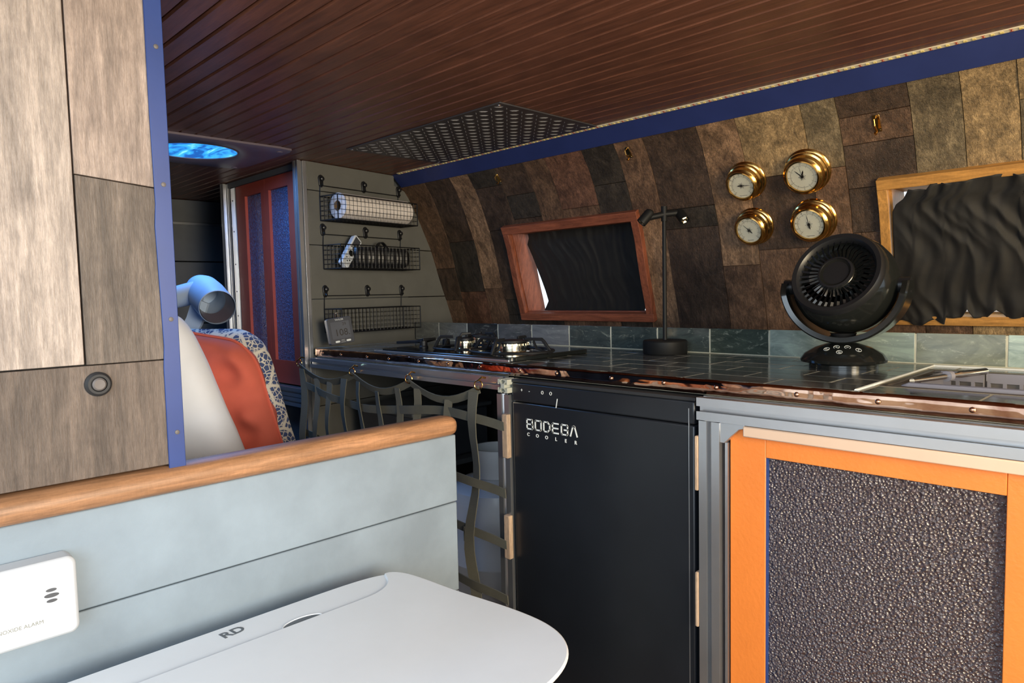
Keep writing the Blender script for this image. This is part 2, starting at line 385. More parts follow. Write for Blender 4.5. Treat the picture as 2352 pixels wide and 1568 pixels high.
TN = [[(.392, 'M'), (.10, 'D'), (-.02, 'M')], [(.392, 'D'), (.19, 'K'), (.01, 'R')], [(.392, 'L'), (.02, 'M')], [(.392, 'K'), (.345, 'D'), (-.02, 'K')], [(.392, 'D'), (.31, 'K'), (.24, 'D'), (.02, 'K')],
      [(.392, 'M')], [(.392, 'R'), (.25, 'M')], [(.392, 'K'), (.30, 'K')], [(.392, 'M'), (.2, 'L')], [(.392, 'D'), (.215, 'K'), (.165, 'D')],
      [(.392, 'L'), (.06, 'M')], [(.392, 'B'), (.262, 'D'), (.095, 'M')], [(.392, 'G'), (.262, 'M'), (.10, 'L')], [(.392, 'D'), (.352, 'M'), (.30, 'D'), (.12, 'M')],
      [(.392, 'G'), (.02, 'M')], [(.392, 'B')], [(.392, 'B'), (.33, 'G')], [(.392, 'G')], [(.392, 'M')], [(.392, 'L')], [(.392, 'M')], [(.392, 'G')], [(.392, 'M')], [(.392, 'L')], [(.392, 'D')], [(.392, 'M')], [(.392, 'M')], [(.392, 'L')]]
for i in range(len(XS)-1):
    xa, xb = XS[i], XS[i+1]; js = TN[i]+[(-.16, None)]
    for (zt, tone), (zb, _) in zip(js, js[1:]):
        cuts = [(xa, xb, zb, zt)]
        for wx0, wx1 in WIN:
            nc = []
            for (a, b_, z0, z1) in cuts:
                if b_ <= wx0 or a >= wx1 or z1 <= WZ0 or z0 >= WZ1: nc.append((a, b_, z0, z1)); continue
                if z1 > WZ1: nc.append((a, b_, WZ1, z1))
                if z0 < WZ0: nc.append((a, b_, z0, WZ0))
                za, zb_ = max(z0, WZ0), min(z1, WZ1)
                if a < wx0: nc.append((a, wx0, za, zb_))
                if b_ > wx1: nc.append((wx1, b_, za, zb_))
            cuts = nc
        for a, b_, z0, z1 in cuts: piece(a, b_, z0, z1, tone, proud=random.uniform(0, .0018))
# van skin behind the planks (with the same openings)
def skin(xa, xb, z0, z1):
    n = max(1, int((z1-z0)/.05)); mb = MB()
    mb.grid(lambda i, j: Vector(((xa, xb)[j], WY(z0+(z1-z0)*i/n)+.03, z0+(z1-z0)*i/n)), n, 1); return mb
for a, b_, z0, z1 in [(-3.3, -1.70, -.95, .46), (-1.70, -1.12, -.95, WZ0-.012), (-1.70, -1.12, WZ1+.012, .46), (-1.12, -.54, -.95, .46), (-.54, .06, -.95, WZ0-.012), (-.54, .06, WZ1+.012, .46), (.06, 1.3, -.95, .46)]:
    obj('wall_panel', skin(a, b_, z0, z1), 'shadow', wb, solid=.01)

# windows: wooden frame, deep jambs, glass
def window(name, x0, x1, z0, z1, m, fw, label, dx=(0, 0, 0, 0), depth=.085):
    o = struct(name, ((x0+x1)/2, WY(z0), z0), label)
    def P(x, z, off): return Vector((x+SH(x, z), WY(z), z))+WN(z)*off
    def bar(xa, xb, za, zb, nm, xs=None):
        n = 6; vs = []
        for i in range(n+1):
            z = za+(zb-za)*i/n
            vs += [P(xa, z, .017), P(xb, z, .017), P(xb, z, -.004), P(xa, z, -.004)]
        fs = [(0, 1, 2, 3)]
        for i in range(n):
            for k in range(4): fs.append((i*4+k, (i+1)*4+k, (i+1)*4+(k+1) % 4, i*4+(k+1) % 4))
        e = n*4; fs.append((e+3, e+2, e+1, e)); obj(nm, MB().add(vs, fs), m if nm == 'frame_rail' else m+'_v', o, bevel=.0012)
    bar(x0, x1, z1-fw, z1, 'frame_rail'); bar(x0, x1, z0, z0+fw, 'frame_rail')
    bar(x0, x0+fw, z0+fw, z1-fw, 'frame_stile'); bar(x1-fw, x1, z0+fw, z1-fw, 'frame_stile')
    # molding grooves on the face
    a, b_, c, d = x0+fw*.8, x1-fw*.8, z0+fw*.8, z1-fw*.8; dv = Vector((0, depth, 0)); t = .008
    for (p, q, r, s_) in [((a, c), (a, d), (a+t, d), (a+t, c)), ((b_-t, c), (b_-t, d), (b_, d), (b_, c))]:
        vs = []
        n = 6
        for i in range(n+1):
            z = c+(d-c)*i/n; xa, xb = p[0], s_[0]
            vs += [P(xa, z, 0), P(xb, z, 0), P(xb, z, 0)+dv, P(xa, z, 0)+dv]
        fs = [(0, 1, 2, 3)]
        for i in range(n):
            for k in range(4): fs.append((i*4+k, (i+1)*4+k, (i+1)*4+(k+1) % 4, i*4+(k+1) % 4))
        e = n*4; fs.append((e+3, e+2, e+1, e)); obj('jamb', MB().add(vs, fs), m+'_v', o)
    for z in (c, d-t):
        mb = MB(); q = [P(a, z, 0), P(b_, z, 0), P(b_, z, 0)+dv, P(a, z, 0)+dv]; up = Vector((0, 0, t))
        mb.add(q+[p+up for p in q], [(0, 3, 2, 1), (4, 5, 6, 7), (0, 1, 5, 4), (1, 2, 6, 5), (2, 3, 7, 6), (3, 0, 4, 7)])
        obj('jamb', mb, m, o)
    mb = MB(); q = [P(a, c, 0)+dv, P(b_, c, 0)+dv, P(b_, d, 0)+dv, P(a, d, 0)+dv]; k = Vector((0, .004, 0))
    mb.add(q+[p+k for p in q], [(0, 1, 2, 3), (7, 6, 5, 4), (0, 4, 5, 1), (1, 5, 6, 2), (2, 6, 7, 3), (3, 7, 4, 0)])
    obj('glass', mb, 'glass', o); return o
window('window_1', -1.655, -1.122, -.088, .226, 'redwood', .024, 'smaller left window with a reddish wood frame', depth=.087)
window('window_2', -.512, .08, -.085, .230, 'yellow_lit', .020, 'right window with a yellow-lit wood frame')

# side wall with the baskets: wide grey boards in the shaded paint tone, edge cut to the van curve
A_ = Vector((-2.02, 1.105, 0)); U_ = Vector((-.16, .987, 0)).normalized(); NW = Vector((U_.y, -U_.x, 0))   # outward to +x
def PU(u, z, off=0): return A_+U_*u+NW*off+Vector((0, 0, z))
ws = struct('wall_side', tuple(PU(.3, -.95, -.01)), 'shade-toned grey board partition that carries the wire baskets')
for z0, z1 in [(.34, .43), (.168, .34), (-.004, .168), (-.176, -.004), (-.348, -.176), (-.52, -.348), (-.692, -.52), (-.95, -.692)]:
    n = 5; zs = [z0+.0012+(z1-z0-.0024)*i/n for i in range(n+1)]
    def ue(z): return ((1.475 if z > .392 else WY(z))+.004-A_.y)/U_.y
    pts = [(0, zs[0])]+[(ue(z), z) for z in zs]+[(0, zs[-1])]
    obj('board', MB().prism(pts, tuple(A_), tuple(U_), (0, 0, 1), tuple(-NW*.014)), 'olive', ws, bevel=.0015)

# plank partition at left with knee wall below it
PX = -1.0
wl = struct('wall_left', (PX, .1, -.2), 'wood plank partition at the left')
def lp(y0, y1, z0, z1, col, pr=0):
    obj('plank', MB().box(PX-.012, y0+.0007, z0+.0007, PX+pr, y1-.0007, z1-.0007), 'planky', wl, col=col, bevel=.0008)
lp(-.12, .118, -.078, .44, (.50, .42, .36)); lp(.118, .2305, -.078, .44, (.52, .42, .35), .001)
def slant(y0, y1, za, zb, zc_, zd, col, pr=0):
    obj('plank', MB().prism([(y0, za), (y1, zb), (y1, zd), (y0, zc_)], (PX-.012, 0, 0), (0, 1, 0), (0, 0, 1), (.012+pr, 0, 0)), 'planky', wl, col=col, bevel=.0008)
slant(.232, .338, .160, .150, .44, .44, (.42, .32, .26), .0004)
slant(.232, .338, -.078, -.078, .1585, .1485, (.175, .135, .105), .0012)
lp(-.12, .115, -.2225, -.0785, (.22, .165, .13), .0006); lp(.115, .338, -.2225, -.0785, (.17, .125, .095), .0016)
obj('backing', MB().box(PX-.03, -.12, -.2225, PX-.013, .338, .44), 'shadow', wl)
t2 = struct('trim_2', (PX, .34, -.23), 'blue painted corner trim down the edge of the plank partition')
mb = MB()
zs = [(.44, 0), (.25, .0), (.13, .0012), (.10, -.001), (.0, .001), (-.06, .002), (-.09, .0002), (-.2285, 0)]
def tp(z, d, e): return [Vector((PX+.0045, .322+d, z)), Vector((PX+.0045, .342+.002, z)), Vector((PX-.034, .344, z)), Vector((PX-.034, .340, z)), Vector((PX+.0015, .340, z)), Vector((PX+.0015, .322+d, z))]
vs = []
for z, d in zs: vs += tp(z, d, 0)
fs = [tuple(range(6)), tuple((len(zs)-1)*6+k for k in range(6))[::-1]]
for i in range(len(zs)-1):
    for k in range(6): fs.append((i*6+k, i*6+(k+1) % 6, (i+1)*6+(k+1) % 6, (i+1)*6+k))
obj('trim_strip', MB().add(vs, fs), 'blue', t2, bevel=.0008)
for z in (.1555, -.0245, -.179, .335):
    obj('rivet', MB().lathe([(.0032, 0), (.003, .0009), (.0017, .0014), (0, .0015)], 14, frame3((PX+.0045, .3345, z), (0, 1, 0), (0, 0, 1), (1, 0, 0))), 'rivet', t2)
wk = struct('wall_low', (PX, .4, -ZC), 'low grey board wall under the wooden rail')
for z0, z1 in [(-.389, -.262), (-.561, -.3905), (-.733, -.5625), (-.95, -.7345)]:
    obj('board', MB().box(PX-.018, -.12, z0, PX, .832 if z0 > -.39 else .8305, z1), 'grey', wk, bevel=.002)
obj('core', MB().box(PX-.05, -.12, -.95, PX-.019, .826, -.262), 'grey', wk)
# wooden cap rail: bullnose with rounded end
rr = .0185
mb = MB(); n = 16; ys = [-.12]+[.1*i for i in range(0, 9)]; prof = []
path = [(-.12, 1)]+[(.1*i, 1) for i in range(0, 9)]
for k in range(7): a = k/6*PI/2; path.append((.812+.022*math.sin(a), math.cos(a) if k < 6 else .02))
vs = []
for y, s_ in path:
    for k in range(n):
        a = 2*PI*k/n; cx, cz = math.cos(a), math.sin(a)
        vs.append(Vector((PX-.012+.030*s_*math.copysign(abs(cx)**.75, cx), y, -.2435+rr*(.35+.65*s_)*math.copysign(abs(cz)**.8, cz))))
fs = [(i*n+k, i*n+(k+1) % n, (i+1)*n+(k+1) % n, (i+1)*n+k) for i in range(len(path)-1) for k in range(n)]
fs += [tuple(range(n)), tuple((len(path)-1)*n+k for k in range(n))]
cr = obj('trim_1', MB().add(vs, fs), 'rail'); cr['kind'] = 'structure'; cr['label'] = 'rounded oiled wood cap rail on the low grey wall'

# far shell of the van
o = obj('wall_rear', MB().box(-3.34, -.12, -.95, -3.3, 1.9, .46), 'greydark'); o['kind'] = 'structure'
wn = struct('wall_near', (-2.1, -.14, -.95), 'dark inner side of the van behind the bed')
obj('wall_panel', MB().box(-3.3, -.16, -.95, -1.0, -.12, .46), 'greydark', wn)
ro = obj('wall_front', MB().box(1.3, .6, -.95, 1.34, 1.9, -.1), 'greydark'); ro['kind'] = 'structure'

# ================================================================== RED CABINET AND REAR LINING
rc = thing('cabinet', 'tall cabinet with two red doors and blue pebbled glass beside the basket wall', 'cabinet', (-2.32, 1.3, -.95))
obj('body', MB().prism([(-2.585, 1.118), (-2.045, 1.118), (-2.115, 1.55), (-2.585, 1.55)], (0, 0, -.95), (1, 0, 0), (0, 1, 0), (0, 0, 1.378)), 'greydark', rc)
for z0, z1 in [(-.95, -.70), (-.698, -.53), (-.528, -.352)]:
    obj('base_board', MB().box(-2.585, 1.104, z0, -2.05, 1.1175, z1), 'greydark', rc, bevel=.0015)
def reddoor(x0, x1, g0, g1, z0=-.285, z1=.408, gz0=-.208, gz1=.367):
    d = obj('door', MB().box(x0, 1.098, z0, g0, 1.1175, z1).box(g1, 1.098, z0, x1, 1.1175, z1).box(g0, 1.098, gz1, g1, 1.1175, z1).box(g0, 1.098, z0, g1, 1.1175, gz0), 'red', rc)
    obj('glass_panel', MB().box(g0, 1.108, gz0, g1, 1.112, gz1), 'pebble_blue', d)
reddoor(-2.530, -2.3005, -2.457, -2.330); reddoor(-2.2995, -2.062, -2.272, -2.135)
obj('top_rail', MB().box(-2.585, 1.092, .410, -2.05, 1.1175, .428), 'greydark', rc)
for z in (.362, .25, .13, .03, -.06, -.16):
    obj('screw', MB().lathe([(.003, 0), (.0025, .001), (0, .0013)], 8, frame3((-2.557, 1.0965, z), (1, 0, 0), (0, 0, 1), (0, -1, 0))), 'seal', rc)
obj('side_strip', MB().box(-2.572, 1.0965, -.285, -2.535, 1.1175, .408), 'alu', rc, bevel=.001)
fr = thing('aluminium_frame', 'slotted aluminium post frame around the red cabinet doors', 'frame', (-2.3, 1.08, -.95))
obj('post', tslot(.015, (-2.034, 1.088, -.95), (1, 0, 0), (0, 1, 0), (0, 0, 1.378)), 'alu', fr)
obj('post', tslot(.013, (-2.60, 1.088, -.95), (1, 0, 0), (0, 1, 0), (0, 0, 1.376)), 'alu', fr)
obj('rail', tslot(.0145, (-2.585, 1.086, -.305), (0, 1, 0), (0, 0, 1), (.535, 0, 0)), 'alu', fr)
obj('rail', tslot(.0145, (-2.585, 1.086, -.336), (0, 1, 0), (0, 0, 1), (.535, 0, 0)), 'alu', fr)
# cupboard wall far behind the bed with thin ledges
lw = thing('rear_locker', 'dark grey locker front in the deep rear, behind the bed', 'locker', (-3.2, 1.0, -.95))
for z0, z1 in [(-.95, -.5), (-.496, -.1), (-.096, .165), (.169, .33), (.334, .428)]:
    obj('panel', MB().box(-3.28, -.1, z0, -3.1, 1.75, z1), 'greydark', lw, bevel=.002)
obj('ledge', MB().box(-3.1, -.1, .322, -3.085, 1.75, .332), 'alu', lw)

# roof vent
rv = thing('roof_vent', 'square roof vent with a round glowing blue dome', 'skylight', (-2.07, .79, .43))
VC = Vector((-2.07, .785)); R0 = .118
n = 48; mb = MB(); hx, hy = .19, .215; vs = []
def sq(a):
    c, s = math.cos(a), math.sin(a); k = (abs(c)**14+abs(s)**14)**(-1/14); return c*k*hx, s*k*hy
rings = []
for (f, z) in [('sq', .4295), ('sq', .424), ('sqi', .4215), (R0+.022, .4215), (R0+.010, .424), (R0, .427), (R0, .4295)]:
    for k in range(n):
        a = 2*PI*k/n
        if f == 'sq': x, y = sq(a)
        elif f == 'sqi': x, y = sq(a); x *= .96; y *= .96
        else: x, y = f*math.cos(a), f*math.sin(a)
        vs.append(Vector((VC.x+x, VC.y+y, z)))
fs = [(i*n+k, i*n+(k+1) % n, (i+1)*n+(k+1) % n, (i+1)*n+k) for i in range(6) for k in range(n)]
obj('frame', MB().add(vs, fs), 'vent', rv)
obj('dome', MB().lathe([(R0+.003, 0), (R0+.003, -.0015), (R0*.6, -.0022), (0, -.0025)], 48, Matrix.Translation((VC.x, VC.y, .4285))), 'dome', rv)
obj('inner_ring', MB().lathe([(R0+.001, 0), (R0+.001, -.004), (R0-.004, -.004), (R0-.004, 0)], 48, Matrix.Translation((VC.x, VC.y, .4285))), 'vent', rv)
for x, y in ((-.155, .18), (.155, .18), (-.155, -.18), (.155, -.18)):
    obj('screw_cap', MB().lathe([(.009, 0), (.008, -.002), (0, -.0028)], 12, Matrix.Translation((VC.x+x, VC.y+y, .4216))), 'vent', rv)

# tread plate on the ceiling
tpz = .4285
tp_ = thing('tread_plate', 'grey diamond tread plate fixed flat to the brown ceiling', 'metal plate', (-1.46, 1.28, .42))
obj('plate', MB().box(-1.79, 1.108, .4262, -1.145, 1.455, .4296), 'tread', tp_, bevel=.0006)
mb = MB(); nx, ny = 24, 13
for i in range(nx):
    for j in range(ny):
        cx = -1.778+.62*(i+.5)/nx; cy = 1.116+.33*(j+.5)/ny; a = PI/4 if (i+j) % 2 else -PI/4
        c, s = math.cos(a), math.sin(a); L, W_ = .0112, .0017
        pts = [(-L, 0, 0), (0, -W_, 0), (L, 0, 0), (0, W_, 0), (-L*.4, 0, -.0016), (L*.4, 0, -.0016)]
        mb.add([(cx+p[0]*c-p[1]*s, cy+p[0]*s+p[1]*c, .4262+p[2]) for p in pts], [(0, 1, 5, 4), (1, 2, 5), (2, 3, 4, 5), (3, 0, 4)])
obj('raised_lozenges', mb, 'lozenge', tp_, kind='stuff')
for x, y in ((-1.775, 1.12), (-1.16, 1.12), (-1.775, 1.44), (-1.16, 1.44)):
    obj('screw', MB().lathe([(.005, 0), (.004, -.002), (0, -.0025)], 10, Matrix.Translation((x, y, .4262))), 'chrome', tp_)

# LED tape
ls = thing('led_strip', 'pale LED tape stuck along the ceiling edge above the blue cove', 'light strip', (-.8, 1.468, .425))
LT = Matrix.Translation((0, 1.4665, .4285)) @ Matrix.Rotation(math.radians(-12), 4, 'X')
mb = MB(); mb.T = LT; mb.box(-2.04, -.0052, -.0012, 1.0, .0052, .0006); obj('tape', mb, 'ledstrip', ls)
led0 = None; pad0 = None
for k in range(150):
    x = -2.03+k*.0135
    if k % 3 == 2:
        if not pad0: mb = MB(); mb.T = LT; mb.box(-.0008, -.003, -.0019, .0008, .003, -.001).box(-.003, -.004, -.0017, .003, -.003, -.001).box(-.003, .003, -.0017, .003, .004, -.001); o = obj('solder_pad', mb, 'redink', ls); pad0 = o
        else: o = pad0.copy(); C.objects.link(o)
    else:
        if not led0: mb = MB(); mb.T = LT; mb.box(-.0025, -.0025, -.0026, .0025, .0025, -.001); o = obj('led', mb, 'led', ls); led0 = o
        else: o = led0.copy(); C.objects.link(o)
    o.location.x = x

# ================================================================== BASKETS ON THE SIDE WALL
def wire_basket(u0, u1, d, z0, z1, rodz, label):
    b = thing('wire_basket', label, 'basket', tuple(PU((u0+u1)/2, z0, d/2)), 'black wire baskets on the olive board wall')
    rim = MB(); r = .0019
    for z in (z0, z1):
        rim.tube([PU(u0, z, .004), PU(u1, z, .004), PU(u1, z, d), PU(u0, z, d), PU(u0, z, .004)], r, 6)
    for u, o_ in ((u0, .004), (u1, .004), (u0, d), (u1, d)): rim.tube([PU(u, z0, o_), PU(u, z1, o_)], r, 6)
    obj('rim', rim, 'wire', b)
    mb = MB(); r = .0009; nu = 22; nd = 5; nz = 5
    for i in range(nu+1):
        u = u0+(u1-u0)*i/nu; mb.tube([PU(u, z1, .004), PU(u, z0, .004), PU(u, z0, d), PU(u, z1, d)], r, 4)
    for i in range(1, nd):
        o_ = .004+(d-.004)*i/nd; mb.tube([PU(u0, z1, o_), PU(u0, z0, o_), PU(u1, z0, o_), PU(u1, z1, o_)], r, 4)
    for i in range(1, nz):
        z = z0+(z1-z0)*i/nz; mb.tube([PU(u0, z, .004), PU(u1, z, .004), PU(u1, z, d), PU(u0, z, d), PU(u0, z, .004)], r, 4)
    obj('wire_grid', mb, 'wire', b, kind='stuff')
    hg = MB().tube([PU(u0, z1, .004), PU(u0, rodz, .007), PU(u1-.01, rodz, .007), PU(u1-.01, z1, .004)], .0016, 6)
    obj('hanger', hg, 'wire', b); return b
B1 = wire_basket(.045, .400, .088, .246, .322, .357, 'top black wire basket holding the paper towel roll')
B2 = wire_basket(.050, .405, .088, .092, .167, .203, 'middle black wire basket holding a white remote and black case')
B3 = wire_basket(.045, .400, .088, -.112, -.037, .006, 'lowest black wire basket, empty, behind the digital thermometer')
def whook(u, z, label):
    h = thing('wall_hook', label, 'hook', tuple(PU(u, z, .0)), 'black hooks holding the wire baskets')
    T = frame3(tuple(PU(u, z, 0)), tuple(U_), (0, 0, 1), tuple(NW))
    obj('plate', MB().prism([(-.0100, .010), (-.007, .017), (0, .020), (.007, .017), (.0100, .010), (.0075, -.014), (.004, -.020), (-.004, -.020), (-.0075, -.014)], tuple(PU(u, z, 0)), tuple(U_), (0, 0, 1), tuple(NW*.005)), 'black', h, bevel=.0015)
    obj('knob', MB().lathe([(.003, .004), (.003, .008), (.0065, .010), (.007, .013), (.004, .0155), (0, .016)], 14, T @ Matrix.Translation((0, .006, 0))), 'black', h)
    obj('peg', MB().tube([T @ Vector((0, -.008, .004)), T @ Vector((0, -.014, .011)), T @ Vector((0, -.010, .013))], .002, 6), 'black', h)
for nm, zz in (('top', .372), ('middle', .218), ('lowest', .021)):
    for u, side in ((.052, 'left'), (.232, 'centre'), (.395, 'right')):
        whook(u, zz, f'{side} black hook above the {nm} wire basket')

# paper towel roll lying in the top basket
ro = thing('paper_towel_roll', 'white paper towel roll lying in the top wire basket', 'paper towels', tuple(PU(.24, .249, .046)))
T = frame3(tuple(PU(.078, .2925, .047)), tuple(NW), (0, 0, 1), tuple(U_))
ra, rb = .041, .0415
obj('paper', MB().lathe([(.017, 0), (.036, 0), (ra, .003), (ra, .302), (.037, .307), (.017, .307), (.017, 0)], 40, T, False), 'paper', ro)
obj('core', MB().lathe([(.0165, .0005), (.0165, .3065), (.0145, .3065), (.0145, .0005), (.0165, .0005)], 28, T, False), 'card', ro)

# white remote leaning in the middle basket
rm = thing('remote_control', 'white handheld remote with dark screen leaning in the middle basket', 'remote', tuple(PU(.09, .095, .05)))
p0 = PU(.075, .102, .066); p1 = PU(.165, .192, .035); ax = (p1-p0).normalized(); sd = ax.cross(NW).normalized(); nn = sd.cross(ax).normalized()
if nn.dot(NW) < 0: nn = -nn; sd = -sd
T = frame3(tuple(p0), tuple(sd), tuple(ax), tuple(nn)); L = (p1-p0).length
mb = MB(); mb.T = T; mb.prism([(-.017, .004), (-.013, 0), (.013, 0), (.017, .004), (.019, L-.006), (.014, L), (-.014, L), (-.019, L-.006)], (0, 0, -.009), (1, 0, 0), (0, 1, 0), (0, 0, .018)); obj('body', mb, 'white', rm, bevel=.002)
mb = MB(); mb.T = T; mb.box(-.013, L*.66, .0092, .013, L*.95, .0098); obj('screen', mb, 'lcd', rm)
mb = MB(); mb.lathe([(.0105, .009), (.0105, .0102), (.006, .0105), (.006, .0098), (0, .0098)], 20, T @ Matrix.Translation((0, L*.42, 0))); obj('dial_pad', mb, 'blackgloss', rm)
for a, c in ((-.010, .60), (.010, .60), (-.008, .22), (.008, .22), (0, .15)):
    obj('button', MB().lathe([(.0024, .009), (.0022, .0102), (0, .0105)], 10, T @ Matrix.Translation((a, L*c, 0))), 'blackgloss', rm)
# black case with loop handle
bc = thing('ribbed_case', 'black ribbed case with a loop handle in the middle basket', 'case', tuple(PU(.25, .095, .04)))
mb = MB(); vs = []; nn_ = 46
for i in range(nn_+1):
    u = .125+.245*i/nn_; rr_ = .0018*math.sin(i*PI*.75)
    e = .8 if i in (0, nn_) else 1
    for k in range(16):
        a = 2*PI*k/16; cx, cz = math.cos(a), math.sin(a)
        vs.append(PU(u, .1315+(.033*e+rr_)*math.copysign(abs(cz)**.6, cz), .046+(.030*e+rr_)*math.copysign(abs(cx)**.6, cx)))
fs = [(i*16+k, i*16+(k+1) % 16, (i+1)*16+(k+1) % 16, (i+1)*16+k) for i in range(nn_) for k in range(16)]+[tuple(range(16)), tuple(nn_*16+k for k in range(16))]
obj('body', mb.add(vs, fs), 'black', bc)
obj('handle', MB().ribbon([PU(.235+.055*i/10, .160+.024*math.sin(PI*i/10), .046) for i in range(11)], tuple(NW), .014, .003), 'black', bc)

# digital thermometer hanging on the lowest basket
th = thing('digital_thermometer', 'small square grey digital thermometer reading 108 hung on the lowest basket', 'thermometer', (-1.925, 1.14, -.142))
ang = math.radians(7)
tx = Vector((.10, .995, .0)).normalized(); tx = (tx+Vector((0, 0, .10))).normalized(); tz = Vector((.985, -.1, .13)).normalized(); tz = (tz-tx*tz.dot(tx)).normalized(); ty = tz.cross(tx)
TT = frame3((-1.925, 1.1445, -.1035), tuple(tx), tuple(ty), tuple(tz))
def rrect(w_, h, r, n=4):
    p = []
    for cx, cy, a0 in ((w_-r, h-r, 0), (-w_+r, h-r, 90), (-w_+r, -h+r, 180), (w_-r, -h+r, 270)):
        for k in range(n+1): a = math.radians(a0+90*k/n); p.append((cx+r*math.cos(a), cy+r*math.sin(a)))
    return p
mb = MB(); mb.T = TT; mb.prism(rrect(.041, .041, .007), (0, 0, -.010), (1, 0, 0), (0, 1, 0), (0, 0, .018)); obj('body', mb, 'lcd', th, bevel=.0015)
mb = MB(); mb.T = TT; mb.prism(rrect(.031, .0265, .002), (0, .0015, .0081), (1, 0, 0), (0, 1, 0), (0, 0, .0004)); obj('display', mb, 'display', th)
for k, (s_, sz, x, y, mm) in enumerate([('TAYLOR', .0075, 0, .034, 'print'), ('108.', .030, .004, -.007, 'ink'), ('29', .013, .014, .019, 'ink')]):
    obj('lettering', text(s_, sz, TT @ Matrix.Translation((x, y, .0086)), .0002), mm, th)
for x in (-.017, .020):
    mb = MB(); mb.T = TT; mb.prism(rrect(.0075, .0028, .0027), (x, -.0335, .0081), (1, 0, 0), (0, 1, 0), (0, 0, .0008)); obj('button', mb, 'print', th)
mb = MB(); mb.T = TT; mb.box(-.006, -.037, .0081, .010, -.0365, .0084).box(-.005, -.033, .0081, .008, -.0325, .0084).box(-.004, -.0295, .0081, .007, -.029, .0084); obj('printed_lines', mb, 'print', th)
obj('hanging_loop', MB().tube([TT @ Vector((-.006, .038, -.003)), TT @ Vector((-.006, .055, -.006)), TT @ Vector((.004, .057, -.006)), TT @ Vector((.004, .038, -.003))], .002, 6), 'chrome', th)

# ================================================================== COUNTER
CT = -.158; CB = -.186; CF = 1.10
ct = thing('countertop', 'slate tiled kitchen counter with copper tape edge', 'countertop', (-.6, 1.3, -.19))
obj('deck', MB().box(-2.0, CF+.003, CB, -.372, 1.772, CT-.0003).box(-.372, CF+.003, CB, .40, 1.180, CT-.0003).box(-.372, 1.455, CB, .40, 1.772, CT-.0003).box(.40, CF+.003, CB, 1.0, 1.772, CT-.0003), 'grout', ct)
TC = [(.095, .098, .095), (.075, .078, .074), (.12, .12, .115), (.065, .069, .07), (.10, .105, .095)]
rows = [(1.1015, 1.175, -.676), (1.175, 1.248, -.750), (1.248, 1.322, -.672), (1.322, 1.396, -.75), (1.396, 1.47, -.731), (1.47, 1.544, -.79)]
gr = .0020
for y0, y1, xo in rows:
    k0 = math.ceil((-1.99-xo)/.1518)-1
    for k in range(k0, 13):
        x0 = xo+.1518*k; x1 = x0+.1518
        x0, x1 = max(x0, -1.99), min(x1, 1.0)
        if x1-x0 < .01: continue
        segs = [(x0, x1)]
        if y1 > 1.19 and y0 < 1.44:
            segs = []
            if x0 < -.378: segs.append((x0, min(x1, -.378)))
            if x1 > .41: segs.append((max(x0, .41), x1))
        for a, b_ in segs:
            if b_-a < .012 or (b_ < -1.18 and a > -1.60 and False): continue
            ya = y0+gr if y0 > 1.11 else y0
            j = random.uniform(.85, 1.1); c = random.choice(TC)
            obj('tile', MB().box(a+gr, ya, CT-.0045, b_-gr, y1-gr, CT+random.uniform(-.0003, .0003)), 'tile', ct, col=tuple(v_*j for v_ in c), bevel=.0006)
# crumpled copper edge
nxx = 420
obj('copper_edge', MB().grid(lambda i, j: Vector((-2.0+3.0*i/nxx, CF-.0005+.0004*math.sin(i*.31+j*.6)*math.sin(i*.13)+(.0026 if j in (0, 5) else 0), CB+.001+(CT-CB-.0015)*j/5)), nxx, 5), 'copper', ct, solid=.0012)
for k in range(24):
    x = -1.96+k*.1235+random.uniform(-.012, .012)
    obj('stud', MB().lathe([(.0042, 0), (.004, .001), (.0024, .0022), (0, .0026)], 12, frame3((x, CF-.0014, CT-.013), (1, 0, 0), (0, 0, 1), (0, -1, 0))), 'stud', ct)
# white bead round the sink cut-out
obj('sealant', MB().tube([(-.381, 1.105, CT), (-.381, 1.19, CT+.0004), (-.381, 1.52, CT+.0004), (.40, 1.535, CT+.0004)], .0026, 6), 'print', ct)

bs = thing('backsplash', 'single row of slate tiles standing along the back of the counter', 'tiles', (-.6, 1.565, CT))
obj('backer', MB().box(-2.08, 1.5542, CT, 1.0, 1.572, -.098), 'grout', bs)
tcol = {-2.095: (.17, .165, .14), -1.943: (.17, .165, .14), -1.791: (.032, .034, .036), -1.639: (.10, .10, .10), -1.487: (.17, .175, .18), -1.335: (.05, .062, .062), -1.183: (.045, .06, .06), -1.031: (.058, .072, .068), -.879: (.048, .062, .05), -.727: (.16, .19, .165), -.575: (.14, .17, .15), -.423: (.115, .125, .10), -.271: (.21, .26, .235), -.119: (.18, .22, .19)}
for k in range(21):
    x0 = -2.095+.152*k; x1 = x0+.152; x0c = max(x0, -2.08)
    c = tcol.get(round(x0, 3), (.13, .16, .14))
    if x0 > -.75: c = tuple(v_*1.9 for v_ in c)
    obj('tile', MB().box(x0c+gr, 1.5535, CT+.002, min(x1, 1.0)-gr, 1.559, -.0965), 'tile', bs, col=c, bevel=.0006)

